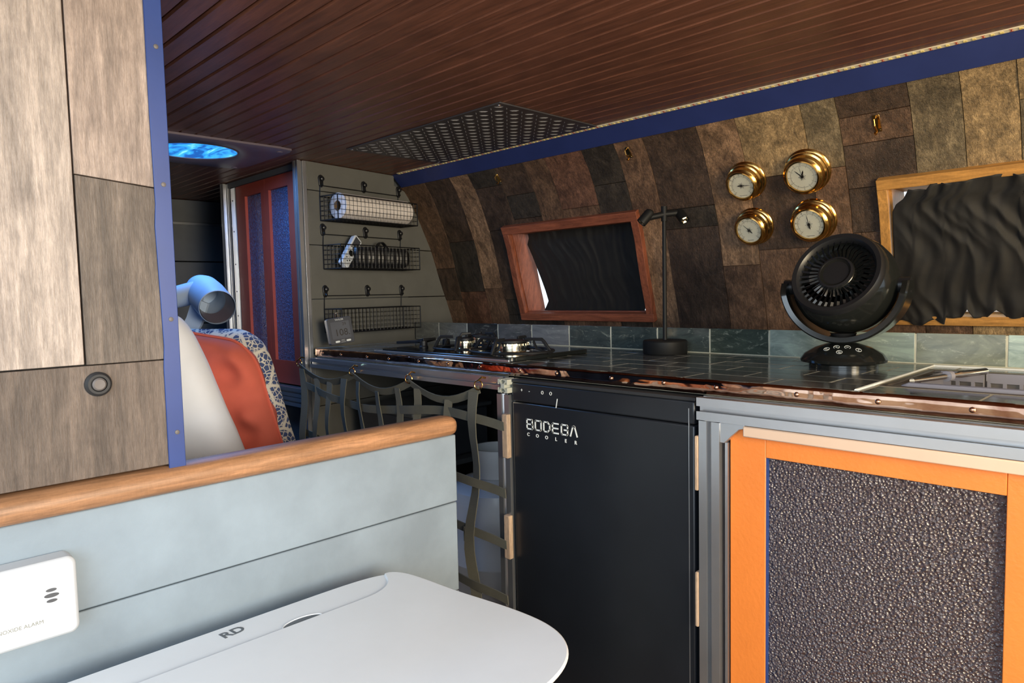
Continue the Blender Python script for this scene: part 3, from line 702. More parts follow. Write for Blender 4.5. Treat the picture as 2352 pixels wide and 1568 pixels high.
# sink with steel basin, lilac grey drainer and chrome tube
sk = thing('sink', 'sunken steel sink at the right end of the counter', 'sink', (0, 1.3, -.33))
mb = MB(); x0, x1, y0, y1, zb = -.368, .395, 1.184, 1.45, -.30; t = .003
mb.box(x0, y0, zb, x1, y1, zb+t).box(x0, y0, zb, x0+t, y1, CT-.003).box(x1-t, y0, zb, x1, y1, CT-.003).box(x0, y0, zb, x1, y0+t, CT-.003).box(x0, y1-t, zb, x1, y1, CT-.003)
obj('basin', mb, 'steel', sk)
obj('rim', MB().box(x0-.004, y0-.004, CT-.003, x1+.004, y0+.006, CT+.001).box(x0-.004, y1-.006, CT-.003, x1+.004, y1+.004, CT+.001).box(x0-.004, y0, CT-.003, x0+.006, y1, CT+.001).box(x1-.006, y0, CT-.003, x1+.004, y1, CT+.001), 'steel', sk, bevel=.001)
dr = thing('dish_drainer', 'lilac grey slotted plastic drainer sitting in the sink', 'drainer', (.03, 1.3, -.297))
dx0, dx1, dy0, dy1 = -.352, .36, 1.188, 1.447
mb = MB(); mb.box(-.350, dy1-.006, -.1745, dx1, dy1-.001, -.1575)
mb.box(-.350, dy1-.006, -.245, dx1, dy1-.001, -.196)
k = -.350
while k < dx1: mb.box(k, dy1-.006, -.196, min(k+(.016 if k == -.350 else .0055), dx1), dy1-.001, -.1745); k += .0235
obj('back_grille', mb, 'lilac', dr)
obj('front_lip', MB().tube([(dx0+.01, dy0+.008, CT-.002), (dx0+.02, dy0+.004, CT+.003), (dx1, dy0+.004, CT+.003)], .0045, 8), 'lilac', dr)
obj('front_panel', MB().box(-.30, dy0+.004, -.245, dx1, dy0+.008, -.158), 'lilac', dr)
obj('base', MB().box(-.30, dy0+.004, -.297, dx1, dy1-.001, -.243), 'lilac', dr, bevel=.002)
obj('end_lip', MB().box(-.352, dy0+.12, -.250, -.346, dy1-.002, -.160), 'lilac', dr, bevel=.001)
ctb = thing('chrome_tube', 'short chrome tube with a collar lying across the grey drainer', 'tube', (-.29, 1.33, -.165))
pa, pb = Vector((-.332, 1.205, -.150)), Vector((-.275, 1.405, -.150)); ax = pb-pa
obj('shaft', MB().tube([pa, pa+ax*.6, pa+ax*.62, pb], [.0042, .0042, .0058, .0058], 14), 'chrome', ctb)
obj('tip', MB().tube([pb, pb+ax*.08], [.003, .001], 8), 'chrome', ctb)
obj('collar', MB().tube([pa+ax*.45, pa+ax*.50], .0085, 18), 'lilac', ctb)
obj('stand_rod', MB().tube([pb+Vector((0, 0, -.092)), pb+Vector((0, 0, -.003))], .003, 8), 'chrome', ctb)
obj('stand_rod', MB().tube([pa+ax*.1+Vector((0, 0, -.092)), pa+ax*.1], .002, 8), 'chrome', ctb)

# ================================================================== GAS HOB
hb = thing('gas_hob', 'black glass gas hob with bent iron pan supports', 'stove', (-1.4, 1.25, CT))
obj('glass_top', MB().prism(rrect(.265, .145, .018), (-1.405, 1.262, CT), (1, 0, 0), (0, 1, 0), (0, 0, .011)), 'blackgloss', hb, bevel=.002)
obj('front_trim', MB().box(-1.69, 1.112, CT, -1.14, 1.118, CT+.006), 'alu', hb, bevel=.001)
HZ = CT+.011
def burner(x, y, r):
    b = obj('burner', MB().lathe([(r*1.12, 0), (r*1.1, .004), (r*.9, .006), (r*.9, .018), (r, .019), (r, .024), (r*.5, .026), (0, .026)], 36, Matrix.Translation((x, y, HZ))), 'silver', hb)
    obj('burner_cap', MB().lathe([(r*.93, .026), (r*.9, .031), (r*.2, .034), (0, .034)], 32, Matrix.Translation((x, y, HZ))), 'blackmetal', b)
    g_ = MB()
    for k in range(26):
        a = 2*PI*k/26; g_.T = Matrix.Translation((x, y, HZ+.019)) @ Matrix.Rotation(a, 4, 'Z'); g_.box(r-.001, -.0016, 0, r+.0022, .0016, .006)
    obj('burner_teeth', g_, 'silver', b)
burner(-1.41, 1.215, .025); burner(-1.235, 1.215, .043); burner(-1.50, 1.345, .024)
def support(x, y, R, legs, rot=0):
    g_ = obj('pan_support', MB().tube([(x+R*1.5*math.cos(2*PI*k/40)*(1 if True else 1), y+R*1.15*math.sin(2*PI*k/40), HZ+.006) for k in range(41)], .0035, 8), 'blackmetal', hb)
    for k in range(legs):
        a = rot+2*PI*k/legs; c, s = math.cos(a), math.sin(a); P = lambda q, z: Vector((x+R*q*c*1.2, y+R*q*s, HZ+z))
        obj('support_arm', MB().ribbon([P(1.25, .002), P(1.02, .030), P(.96, .035), P(.45, .035)], (-s, c, 0), .006, .0075), 'blackmetal', g_, bevel=.001)
        obj('support_web', MB().ribbon([P(1.22, .002), P(.80, .012), P(.70, .030)], (-s, c, 0), .005, .005), 'blackmetal', g_)
support(-1.235, 1.215, .078, 4, .25); support(-1.415, 1.215, .062, 4, .5); support(-1.50, 1.345, .05, 3, .1)
obj('support_bar', MB().ribbon([(-1.70, 1.22, HZ+.010), (-1.60, 1.215, HZ+.016), (-1.56, 1.213, HZ+.024)], (0, 1, 0), .045, .008), 'blackmetal', hb, bevel=.001)
for x, y in ((-1.572, 1.20), (-1.545, 1.26)):
    obj('knob', MB().lathe([(.013, 0), (.013, .004), (.011, .006), (.0105, .020), (.008, .022), (0, .022)], 20, Matrix.Translation((x, y, HZ))), 'blackmetal', hb)

# ================================================================== LAMP
lp_ = thing('table_lamp', 'slim black table lamp with two small spotlight heads', 'lamp', (-.968, 1.49, CT))
lx, ly = -.968, 1.492
obj('base', MB().lathe([(.053, .0005), (.0545, .003), (.0545, .031), (.052, .034), (.012, .0345), (0, .0345)], 48, Matrix.Translation((lx, ly, CT))), 'lampblack', lp_)
obj('pole', MB().tube([(lx, ly, CT+.034), (lx, ly, .188)], .0052, 16), 'lampblack', lp_)
obj('pole_joint', MB().tube([(lx, ly, .170), (lx, ly, .206)], .0075, 16), 'lampblack', lp_)
ah = Vector((.70, .71, 0))
obj('arm', MB().tube([Vector((lx, ly, .184))-ah*.036+Vector((0, 0, -.004)), Vector((lx, ly, .187)), Vector((lx, ly, .190))+ah*.036], .0075, 12), 'lampblack', lp_)
for sgn, d in ((-1, Vector((-.42, -.52, -.74))), (1, Vector((.55, -.25, -.55)))):
    d.normalize(); p = Vector((lx, ly, .186))+ah*sgn*.040
    T = frame3(tuple(p-d*.004), tuple(d.orthogonal().normalized()), tuple(d.cross(d.orthogonal()).normalized()), tuple(d))
    h = obj('lamp_head', MB().lathe([(.006, -.010), (.011, -.006), (.0125, 0), (.0125, .030), (.0115, .0305), (.010, .026), (0, .026)], 24, T), 'lampblack', lp_)
    obj('lens', MB().lathe([(.0098, .0262), (.0098, .0285), (.0075, .030), (.004, .0275), (0, .0275)], 6, T), 'silver', h)

# ================================================================== FAN
fx, fy = -.512, 1.415
fn = thing('desk_fan', 'black round desk fan on a domed base with touch buttons', 'fan', (fx, fy, CT))
obj('base', MB().lathe([(.062, 0), (.062, .008), (.077, .012), (.078, .017), (.070, .028), (.050, .040), (.028, .047), (.020, .049), (0, .049)], 56, Matrix.Translation((fx, fy, CT))), 'blackgloss', fn)
obj('neck', MB().lathe([(.022, 0), (.020, .012), (.024, .020)], 28, Matrix.Translation((fx, fy, CT+.047))), 'black', fn)
fc = Vector((fx+.002, fy, .0045)); ny = Vector((.10, -1, 0)).normalized(); nx_ = Vector((0, 0, 1)).cross(ny).normalized()*-1
if nx_.x < 0: nx_ = -nx_
R1 = .1145
mb = MB(); vs = []; n = 48; prof = [(R1, -.034), (R1, .032), (R1-.003, .036), (R1-.012, .034), (R1-.013, -.03), (R1-.004, -.036)]
for i in range(n+1):
    a = math.radians(178+184*i/n); taper = min(1, .62+7*min(i, n-i)/n)
    for r, q in prof: vs.append(fc+nx_*(r*math.cos(a))+Vector((0, 0, 1))*(r*math.sin(a))+ny*q*taper)
k_ = len(prof)
fs = [(i*k_+k, i*k_+(k+1) % k_, (i+1)*k_+(k+1) % k_, (i+1)*k_+k) for i in range(n) for k in range(k_)]+[tuple(range(k_)), tuple(n*k_+k for k in range(k_))[::-1]]
obj('yoke', mb.add(vs, fs), 'blackgloss', fn)
for s_ in (-1, 1):
    obj('pivot', MB().tube([fc+nx_*s_*(R1-.001)+Vector((0, 0, -.004)), fc+nx_*s_*(R1-.026)+Vector((0, 0, -.004))], .015, 20), 'black', fn)
ha = (Vector((-.046, -.89, .454))).normalized()      # the head faces up and to the left
hx_ = Vector((1, 0, 0)); hx_ = (hx_-ha*hx_.dot(ha)).normalized(); hy_ = ha.cross(hx_)
HT = frame3(tuple(fc+ha*.022+Vector((0, 0, .0))), tuple(hx_), tuple(hy_), tuple(ha))
hd = obj('housing', MB().lathe([(0, -.115), (.035, -.111), (.062, -.098), (.082, -.074), (.0925, -.048), (.0955, -.024), (.093, -.002), (.086, .016), (.079, .024), (.070, .020), (.068, .006), (0, .006)], 64, HT), 'blackgloss', fn)
obj('rim', MB().lathe([(.086, .014), (.0855, .024), (.082, .030), (.074, .029), (.070, .024), (.068, .018), (.086, .014)], 64, HT, False), 'black', hd)
for k in range(36):
    mb = MB(); mb.T = HT @ Matrix.Rotation(2*PI*k/36, 4, 'Z')
    mb.add([(.030, -.0012, .020), (.050, .004, .026), (.0725, .002, .023), (.0725, .005, .021), (.050, .007, .0235), (.030, .0012, .018)], [(0, 1, 4, 5), (1, 2, 3, 4), (5, 4, 1, 0), (4, 3, 2, 1)])
    obj('grille_fin', mb, 'black', hd, solid=.0012)
obj('hub', MB().lathe([(.034, .014), (.0335, .022), (.029, .027), (.015, .023), (0, .021)], 40, HT), 'blackgloss', fn)
obj('hub_ring', MB().lathe([(.033, .0235), (.0325, .0285), (.029, .029), (.0285, .0255)], 40, HT), 'black', fn)
bn = Vector((.16, -.55, .82)).normalized()
def onbase(dx, q):                                    # a point on the front slope of the base, facing the room
    f = Vector((.28, -.96, 0)).normalized(); s_ = Vector((.96, .28, 0))
    r = Vector((fx, fy, 0))+f*q+s_*dx; rad = (q*q+dx*dx)**.5
    pr = [(.020, .049), (.028, .047), (.050, .040), (.070, .028), (.078, .017)]
    z = .049
    for (a, za), (b_, zb_) in zip(pr, pr[1:]):
        if a <= rad <= b_: z = za+(zb_-za)*(rad-a)/(b_-a); break
    nrm = Vector((0, 0, 1))+f*(q/rad)*.55+s_*(dx/rad)*.55; nrm.normalize(); u = (s_-nrm*s_.dot(nrm)).normalized()
    return frame3((r.x, r.y, CT+z+.0004), tuple(u), tuple(nrm.cross(u)), tuple(nrm))
for k, (dx, q, s_) in enumerate([(-.026, .046, 's'), (-.009, .043, '+'), (.010, .043, '-'), (.029, .046, 'c'), (-.003, .060, 'o')]):
    T = onbase(dx, q)
    bt = obj('touch_button', MB().tube([T @ Vector((.0052*math.cos(2*PI*i/24), .0052*math.sin(2*PI*i/24), .0002)) for i in range(25)], .00042, 5, False), 'print', fn)
    sy = {'s': [[(-.002, -.001), (0, .001), (.002, -.001)]], '+': [[(-.002, 0), (.002, 0)], [(0, -.002), (0, .002)]], '-': [[(-.002, 0), (.002, 0)]], 'c': [[(.001, .002), (-.001, 0), (.001, -.002)]], 'o': [[(0, 0), (0, .0028)]]}[s_]
    mb = MB()
    for pl in sy: mb.tube([T @ Vector((a, b_, .0002)) for a, b_ in pl], .0003, 4)
    if s_ == 'o': mb.tube([T @ Vector((.0022*math.cos(math.radians(125+290*i/14)), .0022*math.sin(math.radians(125+290*i/14)), .0002)) for i in range(15)], .0003, 4)
    obj('button_symbol', mb, 'print', bt)

# ================================================================== GAUGES
def gauge(x, z, R, kind, label):
    n_ = WN(z); p = Vector((x, WY(z), z))+n_*.001
    g_ = thing('wall_gauge', label, 'clock' if kind == 'clock' else 'gauge', tuple(p), 'four brass ship instruments on the plank wall')
    ux = Vector((1, 0, 0)); uy = n_.cross(ux)
    if uy.z < 0: uy = -uy
    T = frame3(tuple(p), tuple(ux), tuple(uy), tuple(n_)); k = R/.045
    pr = [(.050, 0), (.050, .004), (.047, .007), (.0445, .008), (.0445, .012), (.047, .014), (.0465, .019), (.043, .021), (.042, .026), (.0435, .029), (.042, .033), (.038, .036), (.036, .039), (.0335, .040), (.0325, .038), (.0325, .034), (0, .034)]
    obj('case', MB().lathe([(a*k, b_) for a, b_ in pr], 64, T), 'brass', g_, smooth=28)
    obj('dial', MB().lathe([(.0322*k, .0342), (.0322*k, .0352), (0, .0352)], 48, T), 'dial', g_)
    tk = MB(); mj = MB(); nt_ = 60 if kind == 'clock' else 50
    a0, span = (0, 360) if kind == 'clock' else (-45, 270)
    def box(mb, ang, r0, r1, w_):
        mb.T = T @ Matrix.Rotation(math.radians(ang), 4, 'Z'); mb.box(r0*k, -w_, .0353, r1*k, w_, .0356)
    for i in range(nt_ if kind == 'clock' else nt_+1):
        a = a0+span*i/nt_; box(tk, a, .0245, .0262, .00018)
    for i in range(12 if kind == 'clock' else 11):
        a = a0+span*i/(12 if kind == 'clock' else 10); box(mj, a, .0215, .0275, .0003)
    obj('tick_marks', tk, 'faint', g_); obj('tick_marks', mj, 'faint', g_)
    rg = MB(); 
    for r in (.0245,): rg.tube([T @ Vector((r*k*math.cos(math.radians(a0+span*i/40)), r*k*math.sin(math.radians(a0+span*i/40)), .0354)) for i in range(41)], .00018, 4)
    obj('dial_ring', rg, 'faint', g_)
    nums = [str(i) for i in (3, 2, 1, 12, 11, 10, 9, 8, 7, 6, 5, 4)] if kind == 'clock' else {'temp': ['120', '100', '80', '70', '60', '50', '40', '30', '20', '0', '-20'], 'baro': ['31', '30.8', '30.5', '30.2', '30', '29.8', '29.5', '29', '28.5', '28.2', '28'], 'hygro': ['100', '90', '80', '70', '60', '50', '40', '30', '20', '10', '0']}[kind]
    for i, s_ in enumerate(nums):
        a = math.radians(a0+span*i/(12 if kind == 'clock' else 10))
        Tn = T @ Matrix.Translation((.0293*k*math.cos(a), .0293*k*math.sin(a), .0354)) @ Matrix.Rotation(a-PI/2, 4, 'Z')
        obj('numeral', text(s_, .0042*k, Tn, .0001), 'ink', g_)
    if kind != 'clock':
        obj('lettering', text({'temp': 'Thermometer', 'baro': 'Barometer', 'hygro': 'Hygrometer'}[kind], .0036*k, T @ Matrix.Translation((0, -.0265*k, .0354)), .0001), 'ink', g_)
    st = MB()
    for i in range(12): box(st, i*30+8, .002, .0065 if i % 2 else .0085, .0004)
    obj('compass_star', st, 'ink', g_)
    hands = {'clock': [(132, .021, .0007), (72, .0155, .0011), (97, .024, .0002)], 'temp': [(-3, .024, .0005), (177, .011, .0011)], 'baro': [(133, .022, .0004), (-47, .012, .0011), (-140, .006, .001)], 'hygro': [(96, .024, .0004), (-82, .012, .0011)]}[kind]
    for a, L, w_ in hands:
        mb = MB(); mb.T = T @ Matrix.Rotation(math.radians(a), 4, 'Z')
        mb.add([(0, -w_*k, .0362), (L*.65*k, -w_*1.5*k, .0362), (L*k, 0, .0362), (L*.65*k, w_*1.5*k, .0362), (0, w_*k, .0362), (0, -w_*k, .0366), (L*.65*k, -w_*1.5*k, .0366), (L*k, 0, .0366), (L*.65*k, w_*1.5*k, .0366), (0, w_*k, .0366)],
               [(4, 3, 2, 1, 0), (5, 6, 7, 8, 9), (0, 1, 6, 5), (1, 2, 7, 6), (2, 3, 8, 7), (3, 4, 9, 8), (4, 0, 5, 9)])
        obj('hand', mb, 'ink', g_)
    obj('hand_hub', MB().lathe([(.003*k, .0355), (.003*k, .0372), (0, .0374)], 16, T), 'ink', g_)
    obj('glass', MB().lathe([(.0324*k, .0378), (.026*k, .0392), (.013*k, .0402), (0, .0405)], 40, T), 'dialglass', g_)
gauge(-.808, .262, .0425, 'temp', 'upper left brass dial, a thermometer, among the four instruments')
gauge(-.662, .264, .0465, 'clock', 'upper right brass dial, the clock, among the four instruments')
gauge(-.815, .156, .0425, 'baro', 'lower left brass dial, a barometer, among the four instruments')
gauge(-.669, .158, .0465, 'hygro', 'lower right brass dial, a hygrometer, directly below the clock')

# coat hooks on the planks
def brasshook(x, z, s, label):
    n_ = WN(z); p = Vector((x, WY(z), z))+n_*.002
    h = thing('brass_hook', label, 'hook', tuple(p), 'small brass hooks on the plank wall')
    ux = Vector((1, 0, 0)); uy = n_.cross(ux); uy = -uy if uy.z < 0 else uy; T = frame3(tuple(p), tuple(ux), tuple(uy), tuple(n_))
    mb = MB(); mb.T = T; mb.prism([(-.006*s, -.016*s), (.006*s, -.016*s), (.006*s, .016*s), (-.006*s, .016*s)], (0, 0, 0), (1, 0, 0), (0, 1, 0), (0, 0, .0015)); obj('plate', mb, 'brass', h, bevel=.0006)
    obj('arm', MB().tube([T @ Vector(q) for q in [(0, .012*s, .001), (0, .012*s, .012*s), (0, .002*s, .015*s), (0, -.012*s, .008*s), (0, -.014*s, .016*s), (0, -.009*s, .020*s)]], .0018*s, 8), 'brass', h)
    for q in (.013, -.013): obj('screw', MB().lathe([(.0018*s, .0015), (.0014*s, .0022), (0, .0024)], 8, T @ Matrix.Translation((.003*s, q*s, 0))), 'brass_dark', h)
brasshook(-1.605, .365, .9, 'small brass hook on the dark planks at far left under the blue cove')
brasshook(-1.105, .366, 1.0, 'small brass hook above the right corner of the smaller window')
brasshook(-.503, .333, 1.15, 'brass hook on the planks above the large right window')

# ================================================================== CURTAINS
def curtain(name, edgeL, edgeR, top, bot, off, nfold, amp, label, seed, diag=.15):
    rnd = random.Random(seed); ph = [rnd.uniform(0, 6) for _ in range(6)]
    nu, nv = 220, 80
    def P(i, j):
        v = j/nv; u = i/nu
        zt, zb = top(u), bot(u); z = zb+(zt-zb)*v
        x = edgeL(z)+(edgeR(z)-edgeL(z))*u
        wv = .10*pnoise.noise(Vector((v*2.2+seed, u*2, 0)))
        q = pnoise.noise(Vector(((u+diag*(v-.5)+wv)*nfold*1.3, v*1.1, seed)))
        f = (1-abs(q)*3.2)*.75+pnoise.noise(Vector(((u+wv*.5)*nfold*3, v*2.5, seed+9)))*.7
        f += 1.3*pnoise.noise(Vector((u*nfold*3.5, v*5, seed+4)))*(abs(v-.5)*2)**4
        env = min(1, min(u, 1-u)*14+.15)
        return Vector((x, WY(z), z))+WN(z)*(off+amp*f*env)
    o = obj(name, MB().grid(P, nu, nv), 'curtain', smooth=180, solid=.0012)
    return tag(o, label, 'curtain')
def lerp(tab, t):
    if t <= tab[0][0]: return tab[0][1]
    for (a, x), (b_, y) in zip(tab, tab[1:]):
        if t <= b_: return x+(y-x)*(t-a)/(b_-a)
    return tab[-1][1]
def tri(u, spots, base_):
    z = base_
    for c, w_, h in spots: z += max(0, 1-abs(u-c)/w_)*h
    return z
E1 = [(-.098, -1.682), (-.063, -1.647), (-.045, -1.630), (.030, -1.631), (.104, -1.640), (.148, -1.649), (.165, -1.634), (.19, -1.629), (.21, -1.625)]
curtain('curtain', lambda z: lerp(E1, z), lambda z: -1.143+SH(-1.14, z), lambda u: .203, lambda u: tri(u, [(.30, .026, .012), (.90, .016, .024), (.10, .012, .007)], -.0955), -.045, 9, .0032, 'black curtain over the smaller window with the reddish frame', 3)
E2 = [(-.10, -.517), (-.035, -.513), (.053, -.505), (.12, -.500), (.164, -.497), (.18, -.488), (.19, -.472), (.22, -.452)]
curtain('curtain', lambda z: lerp(E2, z), lambda z: .062+SH(.06, z), lambda u: .217-.005*abs(math.sin(u*11))-(.012 if .40 < u < .44 else 0)-(.010 if u < .07 else 0), lambda u: tri(u, [(.245, .020, .020), (.335, .03, .020), (.60, .03, .012)], -.0665) if u > .17 else -.078+.006*math.sin(u*60), .018, 10, .0052, 'gathered dark brown curtain over the right window with the yellow-lit wood frame', 11, .3)

# ================================================================== FRIDGE, POSTS, RIGHT CABINET
fg = thing('fridge', 'black compact fridge with white lettering under the counter', 'fridge', (-.87, 1.3, -.95))
FX0, FX1, FY = -1.100, -.6385, 1.082
obj('body', MB().box(FX0, FY+.05, -.94, FX1, 1.50, -.192), 'fridge', fg, bevel=.004)
obj('door', MB().box(FX0, FY, -.93, FX1-.004, FY+.044, -.240), 'fridge', fg, bevel=.003)
obj('seal', MB().box(FX0+.006, FY+.044, -.925, FX1-.01, FY+.05, -.20), 'seal', fg)
pn = obj('control_panel', MB().box(FX0, FY, -.2385, FX1-.004, FY+.044, -.197), 'fridge', fg, bevel=.003)
obj('top_edge', MB().box(FX0, FY-.001, -.1965, FX1-.002, FY+.05, -.190), 'seal', fg, bevel=.001)
obj('side_seam', MB().box(FX1-.016, FY-.0006, -.93, FX1-.0145, FY+.002, -.21), 'alu', fg)
FT = lambda x, z: frame3((x, FY-.0002, z), (1, 0, 0), (0, 0, 1), (0, -1, 0))
# squared rounded lettering drawn as strokes
GL = {'B': ([(0, 0), (0, 1), (.72, 1), (.8, .92), (.8, .58), (.7, .5), (0, .5)], [(.7, .5), (.85, .42), (.85, .08), (.76, 0), (0, 0)]),
      'O': ([(.1, 0), (0, .1), (0, .9), (.1, 1), (.75, 1), (.85, .9), (.85, .1), (.75, 0), (.1, 0)],),
      'D': ([(0, 0), (0, 1), (.55, 1), (.85, .75), (.85, .25), (.55, 0), (0, 0)],),
      'E': ([(.8, 1), (.1, 1), (0, .9), (0, .1), (.1, 0), (.8, 0)], [(0, .5), (.75, .5)]),
      'G': ([(.85, .72), (.85, .9), (.75, 1), (.1, 1), (0, .9), (0, .1), (.1, 0), (.75, 0), (.85, .1), (.85, .48), (.42, .48)],),
      'A': ([(0, 0), (.32, .95), (.45, 1), (.56, .95), (.88, 0)],)}
mb = MB(); W_, H_ = .0200, .0205
for i, ch in enumerate('BODEGA'):
    ox = -1.0555+i*(.1435/5-.0037); 
    for pl in GL[ch]:
        for (a, c), (b_, d) in zip(pl, pl[1:]):
            P0 = Vector((ox+a*W_, 0, -.2955+c*H_)); P1 = Vector((ox+b_*W_, 0, -.2955+d*H_)); dd = (P1-P0).normalized()*.0014; P0 -= dd; P1 += dd
            pr_ = Vector((-dd.z, 0, dd.x)).normalized()*.0015
            mb.add([P0-pr_+Vector((0, FY-.0009, 0)), P1-pr_+Vector((0, FY-.0009, 0)), P1+pr_+Vector((0, FY-.0009, 0)), P0+pr_+Vector((0, FY-.0009, 0))]+[P0-pr_+Vector((0, FY, 0)), P1-pr_+Vector((0, FY, 0)), P1+pr_+Vector((0, FY, 0)), P0+pr_+Vector((0, FY, 0))],
                   [(0, 1, 2, 3), (0, 4, 5, 1), (1, 5, 6, 2), (2, 6, 7, 3), (3, 7, 4, 0)])
obj('lettering', mb, 'print', fg, label='white BODEGA lettering')
for i, ch in enumerate('COOLER'):
    obj('lettering', text(ch, .0105, FT(-1.052+i*.0270, -.3085), .0004, bold=.0002), 'print', fg)
for s_, x in (('+', -1.070), ('-', -1.047)): obj('control_symbol', text(s_, .011, FT(x, -.2125), .0004), 'print', pn)
for x in (-1.008, -.984):
    obj('control_symbol', MB().tube([Vector((x+.0028*math.cos(2*PI*i/16), FY-.0004, -.2125+.0034*math.sin(2*PI*i/16))) for i in range(17)], .0006, 5, False), 'print', pn)
obj('badge_line', MB().prism([(-.9665, -.222), (-.9645, -.222), (-.9685, -.2415), (-.9705, -.2415)], (0, FY, 0), (1, 0, 0), (0, 0, 1), (0, -.0006, 0)), 'print', fg)

kf = thing('kitchen_frame', 'slotted aluminium post and rail frame holding up the counter', 'frame', (-.9, 1.09, -.95))
obj('post', tslot(.0192, (-1.1255, 1.096, -.95), (1, 0, 0), (0, 1, 0), (0, 0, .724)), 'alu', kf)
obj('post', tslot(.0195, (-.6105, 1.094, -.95), (1, 0, 0), (0, 1, 0), (0, 0, .722)), 'alu', kf)
obj('rail', tslot(.0195, (-.632, 1.090, -.2065), (0, 1, 0), (0, 0, 1), (1.632, 0, 0)), 'alu', kf)
obj('rail', tslot(.0145, (-2.0, 1.092, -.2025), (0, 1, 0), (0, 0, 1), (.865, 0, 0)), 'alu', kf)
obj('rail_end', tslot(.0150, (-1.1165, 1.068, -.2055), (1, 0, 0), (0, 0, 1), (0, .04, 0)), 'cut', kf)
br = obj('corner_bracket', MB().prism([(-.591, -.2265), (-.546, -.2265), (-.546, -.2335), (-.5555, -.236), (-.5625, -.2425), (-.570, -.249), (-.577, -.257), (-.5825, -.262), (-.591, -.262)], (0, 1.0765, 0), (1, 0, 0), (0, 0, 1), (0, .018, 0)), 'alu', kf, bevel=.001)
for k, (x0, x1, z0, z1, lb) in enumerate([(-1.118, -1.1005, -.367, -.268, 'upper raw wood block on the post left of the fridge'), (-1.1185, -1.1005, -.598, -.498, 'lower raw wood block on the post left of the fridge'),
                                        (-.6375, -.631, -.353, -.2555, 'upper raw wood block between fridge and right post'), (-.6375, -.631, -.60, -.50, 'lower raw wood block between fridge and right post')]):
    y0, y1 = (1.064, 1.0768) if k < 2 else (1.072, 1.10)
    tag(obj('wood_block', MB().box(x0, y0, z0, x1, y1, z1), 'block', bevel=.002), lb, 'wood block', 'raw wood spacer blocks beside the fridge')

oc = thing('orange_cabinet', 'orange cabinet door with a large pebbled glass panel, right of the fridge', 'cabinet', (-.2, 1.2, -.95))
obj('carcass', MB().box(-.589, 1.125, -.945, .95, 1.55, -.305).box(-.589, 1.125, -.305, -.55, 1.55, -.228), 'shadow', oc)
dz = -.86
obj('door_stile', MB().box(-.577, 1.087, dz, -.514, 1.107, -.228), 'orange', oc, bevel=.0012)
obj('door_rail', MB().box(-.5138, 1.087, -.2785, -.1858, 1.107, -.228), 'orange', oc, bevel=.0008)
obj('door_rail', MB().box(-.5138, 1.087, dz, -.1858, 1.107, dz+.06), 'orange', oc, bevel=.0008)
obj('door_stile', MB().box(-.1855, 1.087, dz, -.120, 1.107, -.228), 'orange', oc, bevel=.0012)
obj('glass_panel', MB().box(-.515, 1.096, dz+.05, -.184, 1.100, -.275), 'pebble', oc)
obj('glass_edging', MB().box(-.5145, 1.0885, dz+.06, -.5120, 1.0965, -.279), 'blue', oc)
obj('pull_strip', MB().box(-.5465, 1.071, -.2455, -.11, 1.0875, -.2275), 'beige', oc, bevel=.002)
obj('hinge_rod', MB().box(-.5845, 1.083, -.86, -.5795, 1.09, -.262), 'alu', oc)
mb = MB()
obj('door_stile', MB().box(-.118, 1.087, dz, -.05, 1.107, -.228), 'orange', oc, bevel=.0012)
obj('glass_panel', MB().box(-.05, 1.096, dz+.05, .30, 1.100, -.275), 'pebble', oc)
obj('door_rail', MB().box(-.0498, 1.087, -.2785, .30, 1.107, -.228), 'orange', oc); obj('door_rail', MB().box(-.0498, 1.087, dz, .30, 1.107, dz+.06), 'orange', oc)
obj('door_stile', MB().box(.30, 1.087, dz, .365, 1.107, -.228), 'orange', oc)

# ================================================================== CARGO NET AND WHAT IT HOLDS
cn = thing('cargo_net', 'olive webbing cargo net hung in loops under the hob counter', 'net', (-1.6, 1.06, -.95))
rg = [(-2.034, -.192), (-1.725, -.2), (-1.456, -.201), (-1.188, -.196), (-1.12, -.24)]
top = []
for (x0, z0), (x1, z1) in zip(rg[:3], rg[1:4]):
    for i in range(10): t = i/10; top.append(Vector((x0+(x1-x0)*t, 1.063, z0-.022+(z1-z0)*t-.034*math.sin(PI*t))))
top.append(Vector((-1.188, 1.063, -.218)))
def topz(x):
    for p, q in zip(top, top[1:]):
        if p.x <= x <= q.x: return p.z+(q.z-p.z)*(x-p.x)/(q.x-p.x)
    return -.235
obj('top_strap', MB().ribbon(top, (0, .35, -1), .020, .0025), 'web', cn)
hz_ = [(-.285, .018), (-.435, .014), (-.555, .016), (-.68, .01)]
def hs(x, base_, a): return base_-a*math.sin((x+1.9)*7.5)-.018*((x+2.0)/.9)
for b_, a in hz_:
    obj('cross_strap', MB().ribbon([Vector((-2.03+.92*i/30, 1.0605+.004*math.sin(i*.9), hs(-2.03+.92*i/30, b_, a))) for i in range(31)], (0, .1, -1), .022, .0024), 'web', cn)
for k, x in enumerate((-2.015, -1.93, -1.855, -1.767, -1.687, -1.594, -1.503, -1.422, -1.30, -1.205)):
    pts = []; z0 = topz(x) if x < -1.2 else -.225
    for i in range(19):
        t = i/18; pts.append(Vector((x+.010*math.sin(3.1*t*PI+k*1.3)*min(1, t*4)-.02*t*(1 if k > 7 else .4), 1.0575+.005*math.sin(k+i*.8), z0-.62*t)))
    obj('drop_strap', MB().ribbon(pts, lambda i, k=k: (1, .25*math.sin(k+i*.4), 0), .030 if k in (0, 3, 9) else .023, .0024), 'web', cn)
